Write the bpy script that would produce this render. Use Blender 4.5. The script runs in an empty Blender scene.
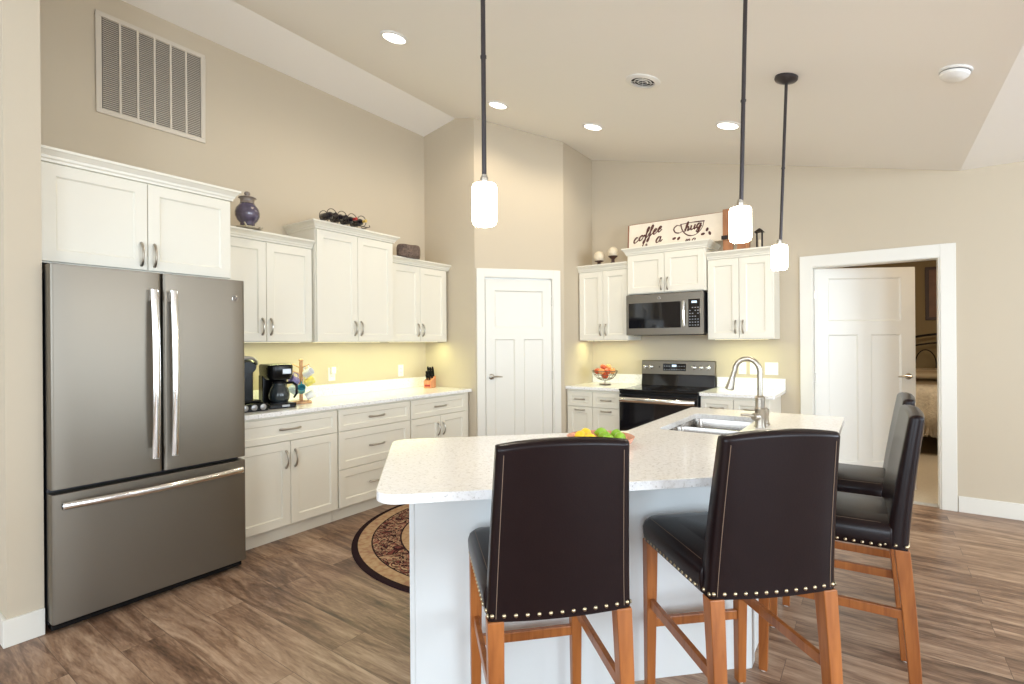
import bpy, bmesh, math, random
from mathutils import Vector, Matrix
random.seed(7)
sc = bpy.context.scene
COL = sc.collection
R = math.radians
S2 = math.sqrt(0.5)

# ------------------------------------------------------------------ camera
cam_d = bpy.data.cameras.new('camera')
cam_d.sensor_fit = 'HORIZONTAL'; cam_d.sensor_width = 36.0
cam_d.lens = 510.0 / 1024.0 * 36.0
cam_d.shift_y = 1.1 / 1024.0
cam_d.clip_start = 0.05; cam_d.clip_end = 60
cam = bpy.data.objects.new('camera', cam_d); COL.objects.link(cam)
yaw, roll = R(35.44), R(-0.42)
cam.matrix_world = (Matrix.Translation((3.98, -5.39, 1.372)) @ Matrix.Rotation(yaw, 4, 'Z')
                    @ Matrix.Rotation(R(90), 4, 'X') @ Matrix.Rotation(roll, 4, 'Z'))
sc.camera = cam

# ------------------------------------------------------------------ colour management, world
sc.view_settings.view_transform = 'Standard'
sc.view_settings.look = 'None'
sc.view_settings.gamma = 1.0
sc.view_settings.use_curve_mapping = False
sc.view_settings.exposure = 0.24
sc.cycles.use_denoising = True
sc.cycles.max_bounces = 10
sc.cycles.diffuse_bounces = 6
sc.cycles.glossy_bounces = 4
sc.cycles.sample_clamp_indirect = 6.0
sc.cycles.caustics_reflective = False
sc.cycles.caustics_refractive = False
world = bpy.data.worlds.new('world'); sc.world = world
world.use_nodes = True
bg = world.node_tree.nodes['Background']
bg.inputs['Color'].default_value = (0.80, 0.90, 1.0, 1)
bg.inputs['Strength'].default_value = 2.0

def area_light(name, loc, rot, sx, sy, power, color, parent=None):
    d = bpy.data.lights.new(name, 'AREA'); d.shape = 'RECTANGLE'
    d.size = sx; d.size_y = sy; d.energy = power; d.color = color
    o = bpy.data.objects.new(name, d); COL.objects.link(o)
    o.location = loc; o.rotation_euler = rot
    if parent: o.parent = parent
    return o
def point_light(name, loc, power, color, radius=0.03, parent=None, spot=None):
    d = bpy.data.lights.new(name, 'SPOT' if spot else 'POINT')
    d.energy = power; d.color = color; d.shadow_soft_size = radius
    if spot: d.spot_size = R(spot); d.spot_blend = 0.6
    o = bpy.data.objects.new(name, d); COL.objects.link(o); o.location = loc
    if parent: o.parent = parent
    return o
DAY = (0.74, 0.87, 1.0)
WARM = (1.0, 0.87, 0.69)
# daylight through the great room windows (behind the camera and on the right)
area_light('window_daylight', (1.9, -9.35, 1.75), (R(90), 0, 0), 2.6, 2.2, 110, DAY)
area_light('window_daylight', (5.9, -9.35, 1.75), (R(90), 0, 0), 2.6, 2.2, 150, DAY)
area_light('window_daylight', (8.85, -5.6, 1.5), (R(90), 0, R(90)), 2.6, 2.2, 150, DAY)
area_light('window_daylight', (8.85, -2.0, 1.6), (R(90), 0, R(90)), 2.0, 1.7, 120, DAY)

# ------------------------------------------------------------------ materials
def mat(name, color, rough=0.5, metal=0.0, spec=0.5, coat=0.0, emit=None, emit_s=0.0, bump=None, trans=0.0, vary=None, aniso=0.0):
    """principled material; bump=(scale, strength, distance); vary=(scale, amount) mottles the colour a little"""
    m = bpy.data.materials.new(name); m.use_nodes = True
    nt = m.node_tree; b = nt.nodes['Principled BSDF']
    b.inputs['Base Color'].default_value = (*color, 1)
    b.inputs['Roughness'].default_value = rough
    b.inputs['Metallic'].default_value = metal
    b.inputs['Specular IOR Level'].default_value = spec
    b.inputs['Coat Weight'].default_value = coat
    b.inputs['Transmission Weight'].default_value = trans
    if emit:
        b.inputs['Emission Color'].default_value = (*emit, 1)
        b.inputs['Emission Strength'].default_value = emit_s
    if bump or vary:
        tc = nt.nodes.new('ShaderNodeTexCoord')
    if bump:
        n = nt.nodes.new('ShaderNodeTexNoise'); n.inputs['Scale'].default_value = bump[0]; n.inputs['Detail'].default_value = 4
        bp = nt.nodes.new('ShaderNodeBump'); bp.inputs['Strength'].default_value = bump[1]; bp.inputs['Distance'].default_value = bump[2]
        nt.links.new(tc.outputs['Object'], n.inputs['Vector']); nt.links.new(n.outputs['Fac'], bp.inputs['Height'])
        nt.links.new(bp.outputs['Normal'], b.inputs['Normal'])
    if vary:
        n = nt.nodes.new('ShaderNodeTexNoise'); n.inputs['Scale'].default_value = vary[0]; n.inputs['Detail'].default_value = 3
        mx = nt.nodes.new('ShaderNodeMixRGB')
        mx.inputs[1].default_value = (*[c * (1 - vary[1]) for c in color], 1)
        mx.inputs[2].default_value = (*[min(1, c * (1 + vary[1])) for c in color], 1)
        nt.links.new(tc.outputs['Object'], n.inputs['Vector']); nt.links.new(n.outputs['Fac'], mx.inputs[0])
        nt.links.new(mx.outputs[0], b.inputs['Base Color'])
    return m

def ramp(nt, stops, interp='LINEAR'):
    r = nt.nodes.new('ShaderNodeValToRGB'); e = r.color_ramp.elements
    r.color_ramp.interpolation = interp
    e[0].position = stops[0][0]; e[0].color = (*stops[0][1], 1)
    e[1].position = stops[-1][0]; e[1].color = (*stops[-1][1], 1)
    for p, c in stops[1:-1]:
        x = e.new(p); x.color = (*c, 1)
    return r

def mat_floor():
    m = bpy.data.materials.new('wood_plank_floor'); m.use_nodes = True
    nt = m.node_tree; b = nt.nodes['Principled BSDF']; L = nt.links.new
    geo = nt.nodes.new('ShaderNodeNewGeometry')
    br = nt.nodes.new('ShaderNodeTexBrick')
    br.offset = 0.37; br.inputs['Scale'].default_value = 1.0
    br.inputs['Brick Width'].default_value = 1.22; br.inputs['Row Height'].default_value = 0.182
    br.inputs['Mortar Size'].default_value = 0.0012; br.inputs['Mortar Smooth'].default_value = 0.2
    br.inputs['Color1'].default_value = (0, 0, 0, 1); br.inputs['Color2'].default_value = (1, 1, 1, 1)
    br.inputs['Mortar'].default_value = (0.5, 0.5, 0.5, 1)
    L(geo.outputs['Position'], br.inputs['Vector'])
    # grain coordinates: stretched along x, shifted per plank
    sep = nt.nodes.new('ShaderNodeSeparateXYZ'); L(geo.outputs['Position'], sep.inputs[0])
    off = nt.nodes.new('ShaderNodeMath'); off.operation = 'MULTIPLY'; off.inputs[1].default_value = 23.0
    bw = nt.nodes.new('ShaderNodeRGBToBW'); L(br.outputs['Color'], bw.inputs[0]); L(bw.outputs[0], off.inputs[0])
    cmb = nt.nodes.new('ShaderNodeCombineXYZ')
    mx_ = nt.nodes.new('ShaderNodeMath'); mx_.operation = 'MULTIPLY'; mx_.inputs[1].default_value = 1.3
    my_ = nt.nodes.new('ShaderNodeMath'); my_.operation = 'MULTIPLY'; my_.inputs[1].default_value = 9.0
    L(sep.outputs[0], mx_.inputs[0]); L(sep.outputs[1], my_.inputs[0])
    L(mx_.outputs[0], cmb.inputs[0]); L(my_.outputs[0], cmb.inputs[1]); L(off.outputs[0], cmb.inputs[2])
    n1 = nt.nodes.new('ShaderNodeTexNoise'); n1.inputs['Scale'].default_value = 1.0; n1.inputs['Detail'].default_value = 7
    n1.inputs['Roughness'].default_value = 0.62; n1.inputs['Distortion'].default_value = 1.6
    L(cmb.outputs[0], n1.inputs['Vector'])
    n2 = nt.nodes.new('ShaderNodeTexNoise'); n2.inputs['Scale'].default_value = 11.0; n2.inputs['Detail'].default_value = 5
    n2.inputs['Distortion'].default_value = 0.6
    L(cmb.outputs[0], n2.inputs['Vector'])
    mx = nt.nodes.new('ShaderNodeMath'); mx.operation = 'MULTIPLY_ADD'; mx.inputs[1].default_value = 0.36
    L(n2.outputs['Fac'], mx.inputs[0]); L(n1.outputs['Fac'], mx.inputs[2])
    ad = nt.nodes.new('ShaderNodeMath'); ad.operation = 'MULTIPLY_ADD'; ad.inputs[1].default_value = 0.13
    L(bw.outputs[0], ad.inputs[0]); L(mx.outputs[0], ad.inputs[2])
    rp = ramp(nt, [(0.50, (0.075, 0.041, 0.024)), (0.645, (0.180, 0.101, 0.061)), (0.78, (0.305, 0.190, 0.120)), (0.96, (0.47, 0.325, 0.22))])
    L(ad.outputs[0], rp.inputs[0])
    mo = nt.nodes.new('ShaderNodeMixRGB'); mo.inputs[2].default_value = (0.06, 0.04, 0.028, 1)
    mf = nt.nodes.new('ShaderNodeMath'); mf.operation = 'MULTIPLY'; mf.inputs[1].default_value = 0.75
    L(br.outputs['Fac'], mf.inputs[0]); L(mf.outputs[0], mo.inputs[0]); L(rp.outputs[0], mo.inputs[1])
    L(mo.outputs[0], b.inputs['Base Color'])
    b.inputs['Roughness'].default_value = 0.36; b.inputs['Specular IOR Level'].default_value = 0.45
    bp = nt.nodes.new('ShaderNodeBump'); bp.inputs['Strength'].default_value = 0.10; bp.inputs['Distance'].default_value = 0.003
    L(n2.outputs['Fac'], bp.inputs['Height']); L(bp.outputs['Normal'], b.inputs['Normal'])
    return m

def mat_quartz():
    m = bpy.data.materials.new('speckled_quartz'); m.use_nodes = True
    nt = m.node_tree; b = nt.nodes['Principled BSDF']; L = nt.links.new
    tc = nt.nodes.new('ShaderNodeNewGeometry')
    n1 = nt.nodes.new('ShaderNodeTexNoise'); n1.inputs['Scale'].default_value = 60; n1.inputs['Detail'].default_value = 6; n1.inputs['Roughness'].default_value = 0.7
    n2 = nt.nodes.new('ShaderNodeTexNoise'); n2.inputs['Scale'].default_value = 95; n2.inputs['Detail'].default_value = 4
    L(tc.outputs['Position'], n1.inputs['Vector']); L(tc.outputs['Position'], n2.inputs['Vector'])
    r1 = ramp(nt, [(0.28, (0.62, 0.60, 0.57)), (0.40, (0.83, 0.82, 0.80)), (0.52, (0.90, 0.895, 0.885)), (0.8, (0.93, 0.93, 0.92))])
    r2 = ramp(nt, [(0.30, (0.62, 0.60, 0.58)), (0.42, (1, 1, 1)), (0.9, (1, 1, 1))])
    L(n1.outputs['Fac'], r1.inputs[0]); L(n2.outputs['Fac'], r2.inputs[0])
    mx = nt.nodes.new('ShaderNodeMixRGB'); mx.blend_type = 'MULTIPLY'; mx.inputs[0].default_value = 0.8
    L(r1.outputs[0], mx.inputs[1]); L(r2.outputs[0], mx.inputs[2]); L(mx.outputs[0], b.inputs['Base Color'])
    b.inputs['Roughness'].default_value = 0.16
    return m

def mat_wood(name, dark, light, rough=0.4, axis=2, scale=1.0, pos=False):
    m = bpy.data.materials.new(name); m.use_nodes = True
    nt = m.node_tree; b = nt.nodes['Principled BSDF']; L = nt.links.new
    tc = nt.nodes.new('ShaderNodeTexCoord'); mp = nt.nodes.new('ShaderNodeMapping')
    s = [22 * scale] * 3; s[axis] = 1.8 * scale
    mp.inputs['Scale'].default_value = s
    L(tc.outputs['Object'], mp.inputs['Vector'])
    n = nt.nodes.new('ShaderNodeTexNoise'); n.inputs['Scale'].default_value = 1.6; n.inputs['Detail'].default_value = 6; n.inputs['Distortion'].default_value = 0.8
    L(mp.outputs[0], n.inputs['Vector'])
    rp = ramp(nt, [(0.3, dark), (0.7, light)])
    L(n.outputs['Fac'], rp.inputs[0]); L(rp.outputs[0], b.inputs['Base Color'])
    b.inputs['Roughness'].default_value = rough
    return m

def mat_rug():
    m = bpy.data.materials.new('persian_rug_pile'); m.use_nodes = True
    nt = m.node_tree; b = nt.nodes['Principled BSDF']; L = nt.links.new
    tc = nt.nodes.new('ShaderNodeTexCoord')
    ln = nt.nodes.new('ShaderNodeVectorMath'); ln.operation = 'LENGTH'; L(tc.outputs['Object'], ln.inputs[0])
    # polar coordinates for the ornament
    sp = nt.nodes.new('ShaderNodeSeparateXYZ'); L(tc.outputs['Object'], sp.inputs[0])
    at = nt.nodes.new('ShaderNodeMath'); at.operation = 'ARCTAN2'; L(sp.outputs[1], at.inputs[0]); L(sp.outputs[0], at.inputs[1])
    cb = nt.nodes.new('ShaderNodeCombineXYZ'); L(at.outputs[0], cb.inputs[0]); L(ln.outputs['Value'], cb.inputs[1])
    v = nt.nodes.new('ShaderNodeTexVoronoi'); v.inputs['Scale'].default_value = 9.0; L(cb.outputs[0], v.inputs['Vector'])
    vd = nt.nodes.new('ShaderNodeTexVoronoi'); vd.inputs['Scale'].default_value = 30.0; L(cb.outputs[0], vd.inputs['Vector'])
    n = nt.nodes.new('ShaderNodeTexNoise'); n.inputs['Scale'].default_value = 7; n.inputs['Detail'].default_value = 2; n.inputs['Distortion'].default_value = 2.6
    L(cb.outputs[0], n.inputs['Vector'])
    flor = ramp(nt, [(0.0, (0.16, 0.045, 0.035)), (0.36, (0.030, 0.010, 0.012)), (0.46, (0.40, 0.27, 0.16)), (0.50, (0.24, 0.085, 0.06)), (0.54, (0.030, 0.010, 0.012)), (0.60, (0.42, 0.28, 0.17)), (0.66, (0.28, 0.12, 0.085))], 'CONSTANT')
    L(n.outputs['Fac'], flor.inputs[0])
    beige = ramp(nt, [(0.0, (0.20, 0.07, 0.045)), (0.10, (0.48, 0.34, 0.20)), (0.55, (0.42, 0.27, 0.15)), (0.9, (0.33, 0.18, 0.11))])
    L(vd.outputs['Distance'], beige.inputs[0])
    med = ramp(nt, [(0.0, (0.12, 0.03, 0.03)), (0.12, (0.46, 0.34, 0.21)), (0.5, (0.40, 0.27, 0.16)), (0.8, (0.22, 0.10, 0.07))])
    L(v.outputs['Distance'], med.inputs[0])
    def gate(a, lo, hi, c1, c0):
        g = nt.nodes.new('ShaderNodeMath'); g.operation = 'GREATER_THAN'; g.inputs[1].default_value = lo; L(ln.outputs['Value'], g.inputs[0])
        h = nt.nodes.new('ShaderNodeMath'); h.operation = 'LESS_THAN'; h.inputs[1].default_value = hi; L(ln.outputs['Value'], h.inputs[0])
        k = nt.nodes.new('ShaderNodeMath'); k.operation = 'MULTIPLY'; L(g.outputs[0], k.inputs[0]); L(h.outputs[0], k.inputs[1])
        x = nt.nodes.new('ShaderNodeMixRGB'); L(k.outputs[0], x.inputs[0]); L(c0, x.inputs[1])
        if isinstance(c1, tuple): x.inputs[2].default_value = (*c1, 1)
        else: L(c1, x.inputs[2])
        return x.outputs[0]
    dark = (0.022, 0.010, 0.012)
    c = med.outputs[0]
    c = gate(0, 0.725, 0.925, flor.outputs[0], c)
    c = gate(0, 0.725, 0.737, dark, c)
    c = gate(0, 0.925, 1.018, beige.outputs[0], c)
    c = gate(0, 0.920, 0.930, dark, c)
    c = gate(0, 0.73 - 0.10, 0.725, beige.outputs[0], c)
    c = gate(0, 0.615, 0.63, dark, c)
    c = gate(0, 1.018, 2.0, dark, c)
    L(c, b.inputs['Base Color'])
    b.inputs['Roughness'].default_value = 0.95; b.inputs['Specular IOR Level'].default_value = 0.1
    return m

M = {}
M['wall'] = mat('beige_wall_paint', (0.55, 0.475, 0.363), 0.85, spec=0.25, bump=(160, 0.08, 0.002))
M['ceiling'] = mat('ceiling_paint', (0.89, 0.87, 0.83), 0.9, spec=0.2, bump=(90, 0.15, 0.003))
M['trim'] = mat('white_trim_paint', (0.74, 0.715, 0.645), 0.4)
M['cab'] = mat('cream_cabinet_paint', (0.765, 0.73, 0.63), 0.36)
M['cabin'] = mat('cabinet_side_cream', (0.80, 0.77, 0.68), 0.4)
M['island'] = mat('island_white_cool_shade', (0.70, 0.72, 0.71), 0.45)  # cabinet white greyed and cooled: the island's daylight shade is in the colour
M['floor'] = mat_floor()
M['quartz'] = mat_quartz()
M['nickel'] = mat('brushed_nickel', (0.46, 0.42, 0.36), 0.30, 1.0)
M['chrome'] = mat('polished_steel', (0.82, 0.81, 0.79), 0.14, 1.0)
M['sinksteel'] = mat('sink_steel', (0.33, 0.30, 0.27), 0.22, 1.0)
M['slate'] = mat('slate_steel', (0.200, 0.176, 0.142), 0.40, 0.85)
M['slatedark'] = mat('appliance_dark_side', (0.03, 0.03, 0.034), 0.45)
M['black'] = mat('black_plastic', (0.007, 0.007, 0.007), 0.22, spec=0.22)
M['blackgloss'] = mat('black_glass', (0.006, 0.006, 0.008), 0.05, spec=0.7)
M['leather'] = mat('dark_brown_leather', (0.010, 0.0045, 0.0048), 0.30, spec=0.22, bump=(180, 0.12, 0.002), vary=(14, 0.15))
M['stitch'] = mat('tan_stitching', (0.18, 0.12, 0.08), 0.7)
M['brass'] = mat('antique_brass', (0.55, 0.46, 0.30), 0.28, 1.0)
M['cherry'] = mat_wood('cherry_wood', (0.235, 0.068, 0.014), (0.40, 0.135, 0.032), 0.33)
M['bronze'] = mat('dark_bronze_metal', (0.075, 0.068, 0.072), 0.35, 0.8)
M['glassglow'] = mat('frosted_lit_glass', (0.95, 0.93, 0.88), 0.3, emit=(1.0, 0.90, 0.72), emit_s=9.0)
M['lens'] = mat('lit_downlight_lens', (1, 1, 1), 0.4, emit=(1.0, 0.95, 0.86), emit_s=5.0)
M['white'] = mat('white_plastic', (0.80, 0.79, 0.76), 0.4)
M['whitemetal'] = mat('white_painted_metal', (0.60, 0.54, 0.45), 0.5)
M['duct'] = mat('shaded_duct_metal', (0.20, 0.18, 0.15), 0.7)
M['dark'] = mat('dark_void', (0.02, 0.02, 0.02), 0.8)
M['rug'] = mat_rug()
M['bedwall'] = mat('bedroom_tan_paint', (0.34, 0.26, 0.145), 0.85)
M['carpet'] = mat('beige_carpet', (0.50, 0.43, 0.33), 0.95, bump=(300, 0.6, 0.01), vary=(60, 0.12))
M['iron'] = mat('dark_iron', (0.02, 0.015, 0.013), 0.45, 0.5)
M['ledglow'] = mat('led_strip_lens', (1, 1, 0.9), 0.5, emit=(1.0, 0.92, 0.55), emit_s=1.5)
M['display'] = mat('lit_display', (0.1, 0.1, 0.12), 0.3, emit=(0.65, 0.85, 1.0), emit_s=1.4)

# ------------------------------------------------------------------ helpers
def tag(o, label=None, cat=None, group=None, kind=None):
    if label: o['label'] = label
    if cat: o['category'] = cat
    if group: o['group'] = group
    if kind: o['kind'] = kind
    return o
def thing(name, label, cat, loc=(0, 0, 0), rz=0.0, group=None, kind=None):
    o = bpy.data.objects.new(name, None); COL.objects.link(o)
    o.empty_display_size = 0.1
    o.location = loc; o.rotation_euler = (0, 0, rz)
    return tag(o, label, cat, group, kind)
def children(o):
    return [c for c in COL.objects if c.parent == o]
def copy_tree(o, parent=None):
    c = o.copy(); COL.objects.link(c)
    if parent: c.parent = parent
    for ch in children(o): copy_tree(ch, c)
    return c

class MB:
    def __init__(s): s.bm = bmesh.new(); s.mats = []; s.mi = 0
    def use(s, m):
        if m not in s.mats: s.mats.append(m)
        s.mi = s.mats.index(m); return s
    def _f(s, vs):
        try:
            f = s.bm.faces.new(vs); f.material_index = s.mi; return f
        except ValueError: return None
    def box(s, x0, x1, y0, y1, z0, z1):
        v = [s.bm.verts.new((x, y, z)) for z in (z0, z1) for y in (y0, y1) for x in (x0, x1)]
        for q in ((0, 2, 3, 1), (4, 5, 7, 6), (0, 1, 5, 4), (2, 6, 7, 3), (0, 4, 6, 2), (1, 3, 7, 5)): s._f([v[i] for i in q])
        return s
    def hexa(s, a, b):
        """a, b: two lists of 4 points (bottom ring, top ring)"""
        va = [s.bm.verts.new(p) for p in a]; vb = [s.bm.verts.new(p) for p in b]; n = len(va)
        s._f(va[::-1]); s._f(vb)
        for i in range(n): s._f([va[i], va[(i + 1) % n], vb[(i + 1) % n], vb[i]])
        return s
    def prism(s, poly, z0, z1):
        return s.hexa([(p[0], p[1], z0) for p in poly], [(p[0], p[1], z1) for p in poly])
    def extr(s, poly, axis, a0, a1):
        """poly of 2D points extruded along axis"""
        def P(p, a):
            return {'x': (a, p[0], p[1]), 'y': (p[0], a, p[1]), 'z': (p[0], p[1], a)}[axis]
        return s.hexa([P(p, a0) for p in poly], [P(p, a1) for p in poly])
    def rings(s, rs, cap=True, closed=False):
        vs = [[s.bm.verts.new(p) for p in r] for r in rs]; n = len(rs[0])
        for a, b in zip(vs, vs[1:]):
            for i in range(n): s._f([a[i], a[(i + 1) % n], b[(i + 1) % n], b[i]])
        if closed:
            for i in range(n): s._f([vs[-1][i], vs[-1][(i + 1) % n], vs[0][(i + 1) % n], vs[0][i]])
        elif cap: s._f(vs[0][::-1]); s._f(vs[-1])
        return s
    def lathe(s, prof, c=(0, 0, 0), seg=24, cap=True):
        rs = [[(c[0] + max(r, 1e-4) * math.cos(2 * math.pi * i / seg), c[1] + max(r, 1e-4) * math.sin(2 * math.pi * i / seg), c[2] + z) for i in range(seg)] for r, z in prof]
        return s.rings(rs, cap)
    def tube(s, pts, r, seg=10, flat=1.0, up=None):
        pts = [Vector(p) for p in pts]; n = len(pts)
        rad = r if isinstance(r, (list, tuple)) else [r] * n
        rs = []; ref = Vector(up) if up else None
        for i, p in enumerate(pts):
            t = (pts[min(i + 1, n - 1)] - pts[max(i - 1, 0)]).normalized()
            if ref is None or abs(ref.dot(t)) > 0.98:
                ref = Vector((0, 0, 1)) if abs(t.z) < 0.9 else Vector((1, 0, 0))
            a = t.cross(ref).normalized(); b = a.cross(t).normalized(); ref = b
            rs.append([tuple(p + a * (rad[i] * math.cos(2 * math.pi * k / seg)) + b * (rad[i] * flat * math.sin(2 * math.pi * k / seg))) for k in range(seg)])
        return s.rings(rs)
    def ball(s, c, r, seg=14, sz=1.0):
        n = seg // 2
        return s.lathe([(r * math.sin(math.pi * k / n), -r * sz * math.cos(math.pi * k / n)) for k in range(n + 1)], c, seg, True)
    def build(s, name, m=None, parent=None, smooth=False, bevel=0, bseg=2, loc=None, rot=None, angle=35):
        bm = s.bm
        bmesh.ops.remove_doubles(bm, verts=bm.verts, dist=1e-6)
        bmesh.ops.recalc_face_normals(bm, faces=bm.faces)
        me = bpy.data.meshes.new(name); bm.to_mesh(me); bm.free()
        for k in (s.mats or [m]): me.materials.append(M[k] if isinstance(k, str) else k)
        o = bpy.data.objects.new(name, me); COL.objects.link(o)
        if parent: o.parent = parent
        if loc: o.location = loc
        if rot: o.rotation_euler = rot
        if smooth:
            for p in me.polygons: p.use_smooth = True
            me.set_sharp_from_angle(angle=R(angle))
        if bevel:
            b = o.modifiers.new('bevel', 'BEVEL'); b.width = bevel; b.segments = bseg; b.limit_method = 'ANGLE'; b.angle_limit = R(40)
            b.harden_normals = False
        return o

def ceil_z(x):
    if x < 0.455: return 3.62 + (3.70 - 3.62) / 0.455 * x
    if x < 4.54: return 3.70 - (3.70 - 2.72) / (4.54 - 0.455) * (x - 0.455)
    return 2.72

# ------------------------------------------------------------------ the room shell
XR, YF = 9.0, -9.5       # far right wall and the wall behind the camera
XH = -1.6                # hall side beyond the fridge partition
b = MB(); b.box(XH - 0.1, XR + 0.1, YF - 0.1, 0.03, -0.1, 0.0)
tag(b.build('floor', 'floor'), kind='structure')
b = MB()
prof = [(XH - 0.1, 3.62 + (XH - 0.1) * 0.176), (0.455, 3.70), (4.54, 2.72), (XR + 0.1, 2.72)]
b.extr(prof + [(x, z + 0.15) for x, z in prof[::-1]], 'y', YF - 0.1, 0.12)
tag(b.build('ceiling', 'ceiling'), kind='structure')

def wall_seg(b, p, q, t, z0, samples=None):
    """vertical wall from p to q (plan), thickness t to its left, top follows the ceiling"""
    p, q = Vector(p), Vector(q); d = (q - p).normalized(); n = Vector((-d.y, d.x)) * t
    cuts = [0.0, 1.0]
    for xb in (0.455, 4.54):
        if abs(q.x - p.x) > 1e-6:
            k = (xb - p.x) / (q.x - p.x)
            if 0.001 < k < 0.999: cuts.append(k)
    cuts.sort()
    for a, c in zip(cuts, cuts[1:]):
        A, B = p.lerp(q, a), p.lerp(q, c)
        pts = [A, B, B + n, A + n]
        b.hexa([(v.x, v.y, z0) for v in pts], [(v.x, v.y, ceil_z(v.x) + 0.02) for v in pts])

b = MB(); wall_seg(b, (0, -4.70), (0, -1.30), 0.12, 0); tag(b.build('wall_left', 'wall'), kind='structure')
# pantry corner: return, diagonal with a doorway, return
PA, PB = Vector((0.70, -1.42)), Vector((1.301, -0.672))
b = MB(); wall_seg(b, (-0.12, -1.42), (0.70, -1.42), 0.10, 0); tag(b.build('wall_pantry_left', 'wall'), kind='structure')
pd = (PB - PA).normalized(); plen = (PB - PA).length; pn = Vector((-pd.y, pd.x))
def pp(s, off=0.0): v = PA + pd * s + pn * off; return (v.x, v.y)
s0, s1, dzt = 0.095, 0.835, 2.045
b = MB()
wall_seg(b, pp(0), pp(s0), 0.10, 0); wall_seg(b, pp(s1), pp(plen), 0.10, 0); wall_seg(b, pp(s0), pp(s1), 0.10, dzt)
tag(b.build('wall_pantry', 'wall'), kind='structure')
b = MB(); wall_seg(b, (1.301, -0.672), (1.301, 0.12), 0.10, 0); tag(b.build('wall_pantry_right', 'wall'), kind='structure')
# back wall with the bedroom doorway
DX0, DX1, DZ = 3.515, 4.412, 2.045
b = MB(); wall_seg(b, (1.20, 0), (DX0, 0), 0.12, 0); wall_seg(b, (DX1, 0), (XR + 0.1, 0), 0.12, 0); wall_seg(b, (DX0, 0), (DX1, 0), 0.12, DZ)
tag(b.build('wall_back', 'wall'), kind='structure')
# partition beside the fridge and the hall beyond it
b = MB(); wall_seg(b, (XH, -4.835), (0.736, -4.835), 0.13, 0); tag(b.build('wall_fridge_side', 'wall'), kind='structure')
b = MB(); wall_seg(b, (XH, YF), (XH, -4.83), 0.10, 0); tag(b.build('wall_hall', 'wall'), kind='structure')
# great room walls behind the camera and to the right, with their windows
def holed_wall(name, axis, pos, t, lo, hi, holes):
    b = MB()
    def seg(a, c, z0, z1):
        n = max(1, int((c - a) / 0.5)) if axis == 'x' else 1
        if axis == 'x':
            if z1 is None: wall_seg(b, (c, pos), (a, pos), t, z0)
            else: b.box(a, c, pos - t, pos, z0, z1)
        else:
            b.box(pos, pos + t, a, c, z0, 2.74 if z1 is None else z1)
    cur = lo
    for (a, c, z0, z1) in holes:
        seg(cur, a, 0, None); seg(a, c, 0, z0); seg(a, c, z1, None); cur = c
    seg(cur, hi, 0, None)
    return tag(b.build(name, 'wall'), kind='structure')
holed_wall('wall_front', 'x', YF, 0.1, XH, XR, [(0.6, 3.2, 0.65, 2.85), (4.6, 7.2, 0.65, 2.6)])
holed_wall('wall_right', 'y', XR, 0.1, YF, 0, [(-6.9, -4.3, 0.05, 2.6), (-3.0, -1.0, 0.75, 2.45)])
def window_frame(n, axis, pos, a, c, z0, z1):
    b = MB()
    for (u0, u1, w0, w1) in ((a, c, z0, z0 + .06), (a, c, z1 - .06, z1), (a, a + .06, z0 + .06, z1 - .06), (c - .06, c, z0 + .06, z1 - .06), ((a + c) / 2 - .03, (a + c) / 2 + .03, z0 + .06, z1 - .06)):
        if axis == 'x': b.box(u0, u1, pos - .08, pos - .02, w0, w1)
        else: b.box(pos + .02, pos + .08, u0, u1, w0, w1)
    tag(b.build('window_%d' % n, 'trim'), kind='structure')
window_frame(1, 'x', YF, 0.6, 3.2, 0.65, 2.85); window_frame(2, 'x', YF, 4.6, 7.2, 0.65, 2.6)
window_frame(3, 'y', XR, -6.9, -4.3, 0.05, 2.6); window_frame(4, 'y', XR, -3.0, -1.0, 0.75, 2.45)

# baseboards
def baseboard(name, pts, side=1, h=0.125, t=0.014):
    b = MB()
    for p, q in zip(pts, pts[1:]):
        p, q = Vector(p), Vector(q); d = (q - p).normalized(); n = Vector((-d.y, d.x)) * t * side
        P = [p - d * 0.0, q + d * 0.0, q + n, p + n]
        b.prism([(v.x, v.y) for v in P], 0, h)
    return tag(b.build(name, 'trim', bevel=0.002), kind='structure')
baseboard('baseboard_right', [(DX1 + 0.104, 0), (XR, 0)], -1)
baseboard('baseboard_fridge_side', [(XH + .1, -4.835), (0.736, -4.835)], -1)
b = MB(); b.box(0.736, 0.750, -4.849, -4.705, 0, 0.125); tag(b.build('baseboard_post', 'trim', bevel=0.002), kind='structure')

# door casings
def casing(name, w0, w1, zt, cw, parent_loc, rz):
    b = MB()
    b.box(w0 - cw, w0, -0.018, 0, 0, zt + cw + 0.005); b.box(w1, w1 + cw, -0.018, 0, 0, zt + cw + 0.005); b.box(w0, w1, -0.018, 0, zt, zt + cw + 0.005)
    # jamb liners inside the opening
    b.box(w0, w0 + 0.006, -0.012, 0.118, 0, zt); b.box(w1 - 0.012, w1, -0.012, 0.118, 0, zt); b.box(w0, w1, -0.012, 0.118, zt - 0.006, zt)
    o = b.build(name, 'trim', bevel=0.003)
    o.location = (*parent_loc, 0); o.rotation_euler = (0, 0, rz)
    return tag(o, kind='structure')
casing('trim_1', s0, s1, dzt, 0.080, PA, math.atan2(pd.y, pd.x))
casing('trim_2', DX0, DX1, DZ, 0.098, (0, 0), 0)

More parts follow.
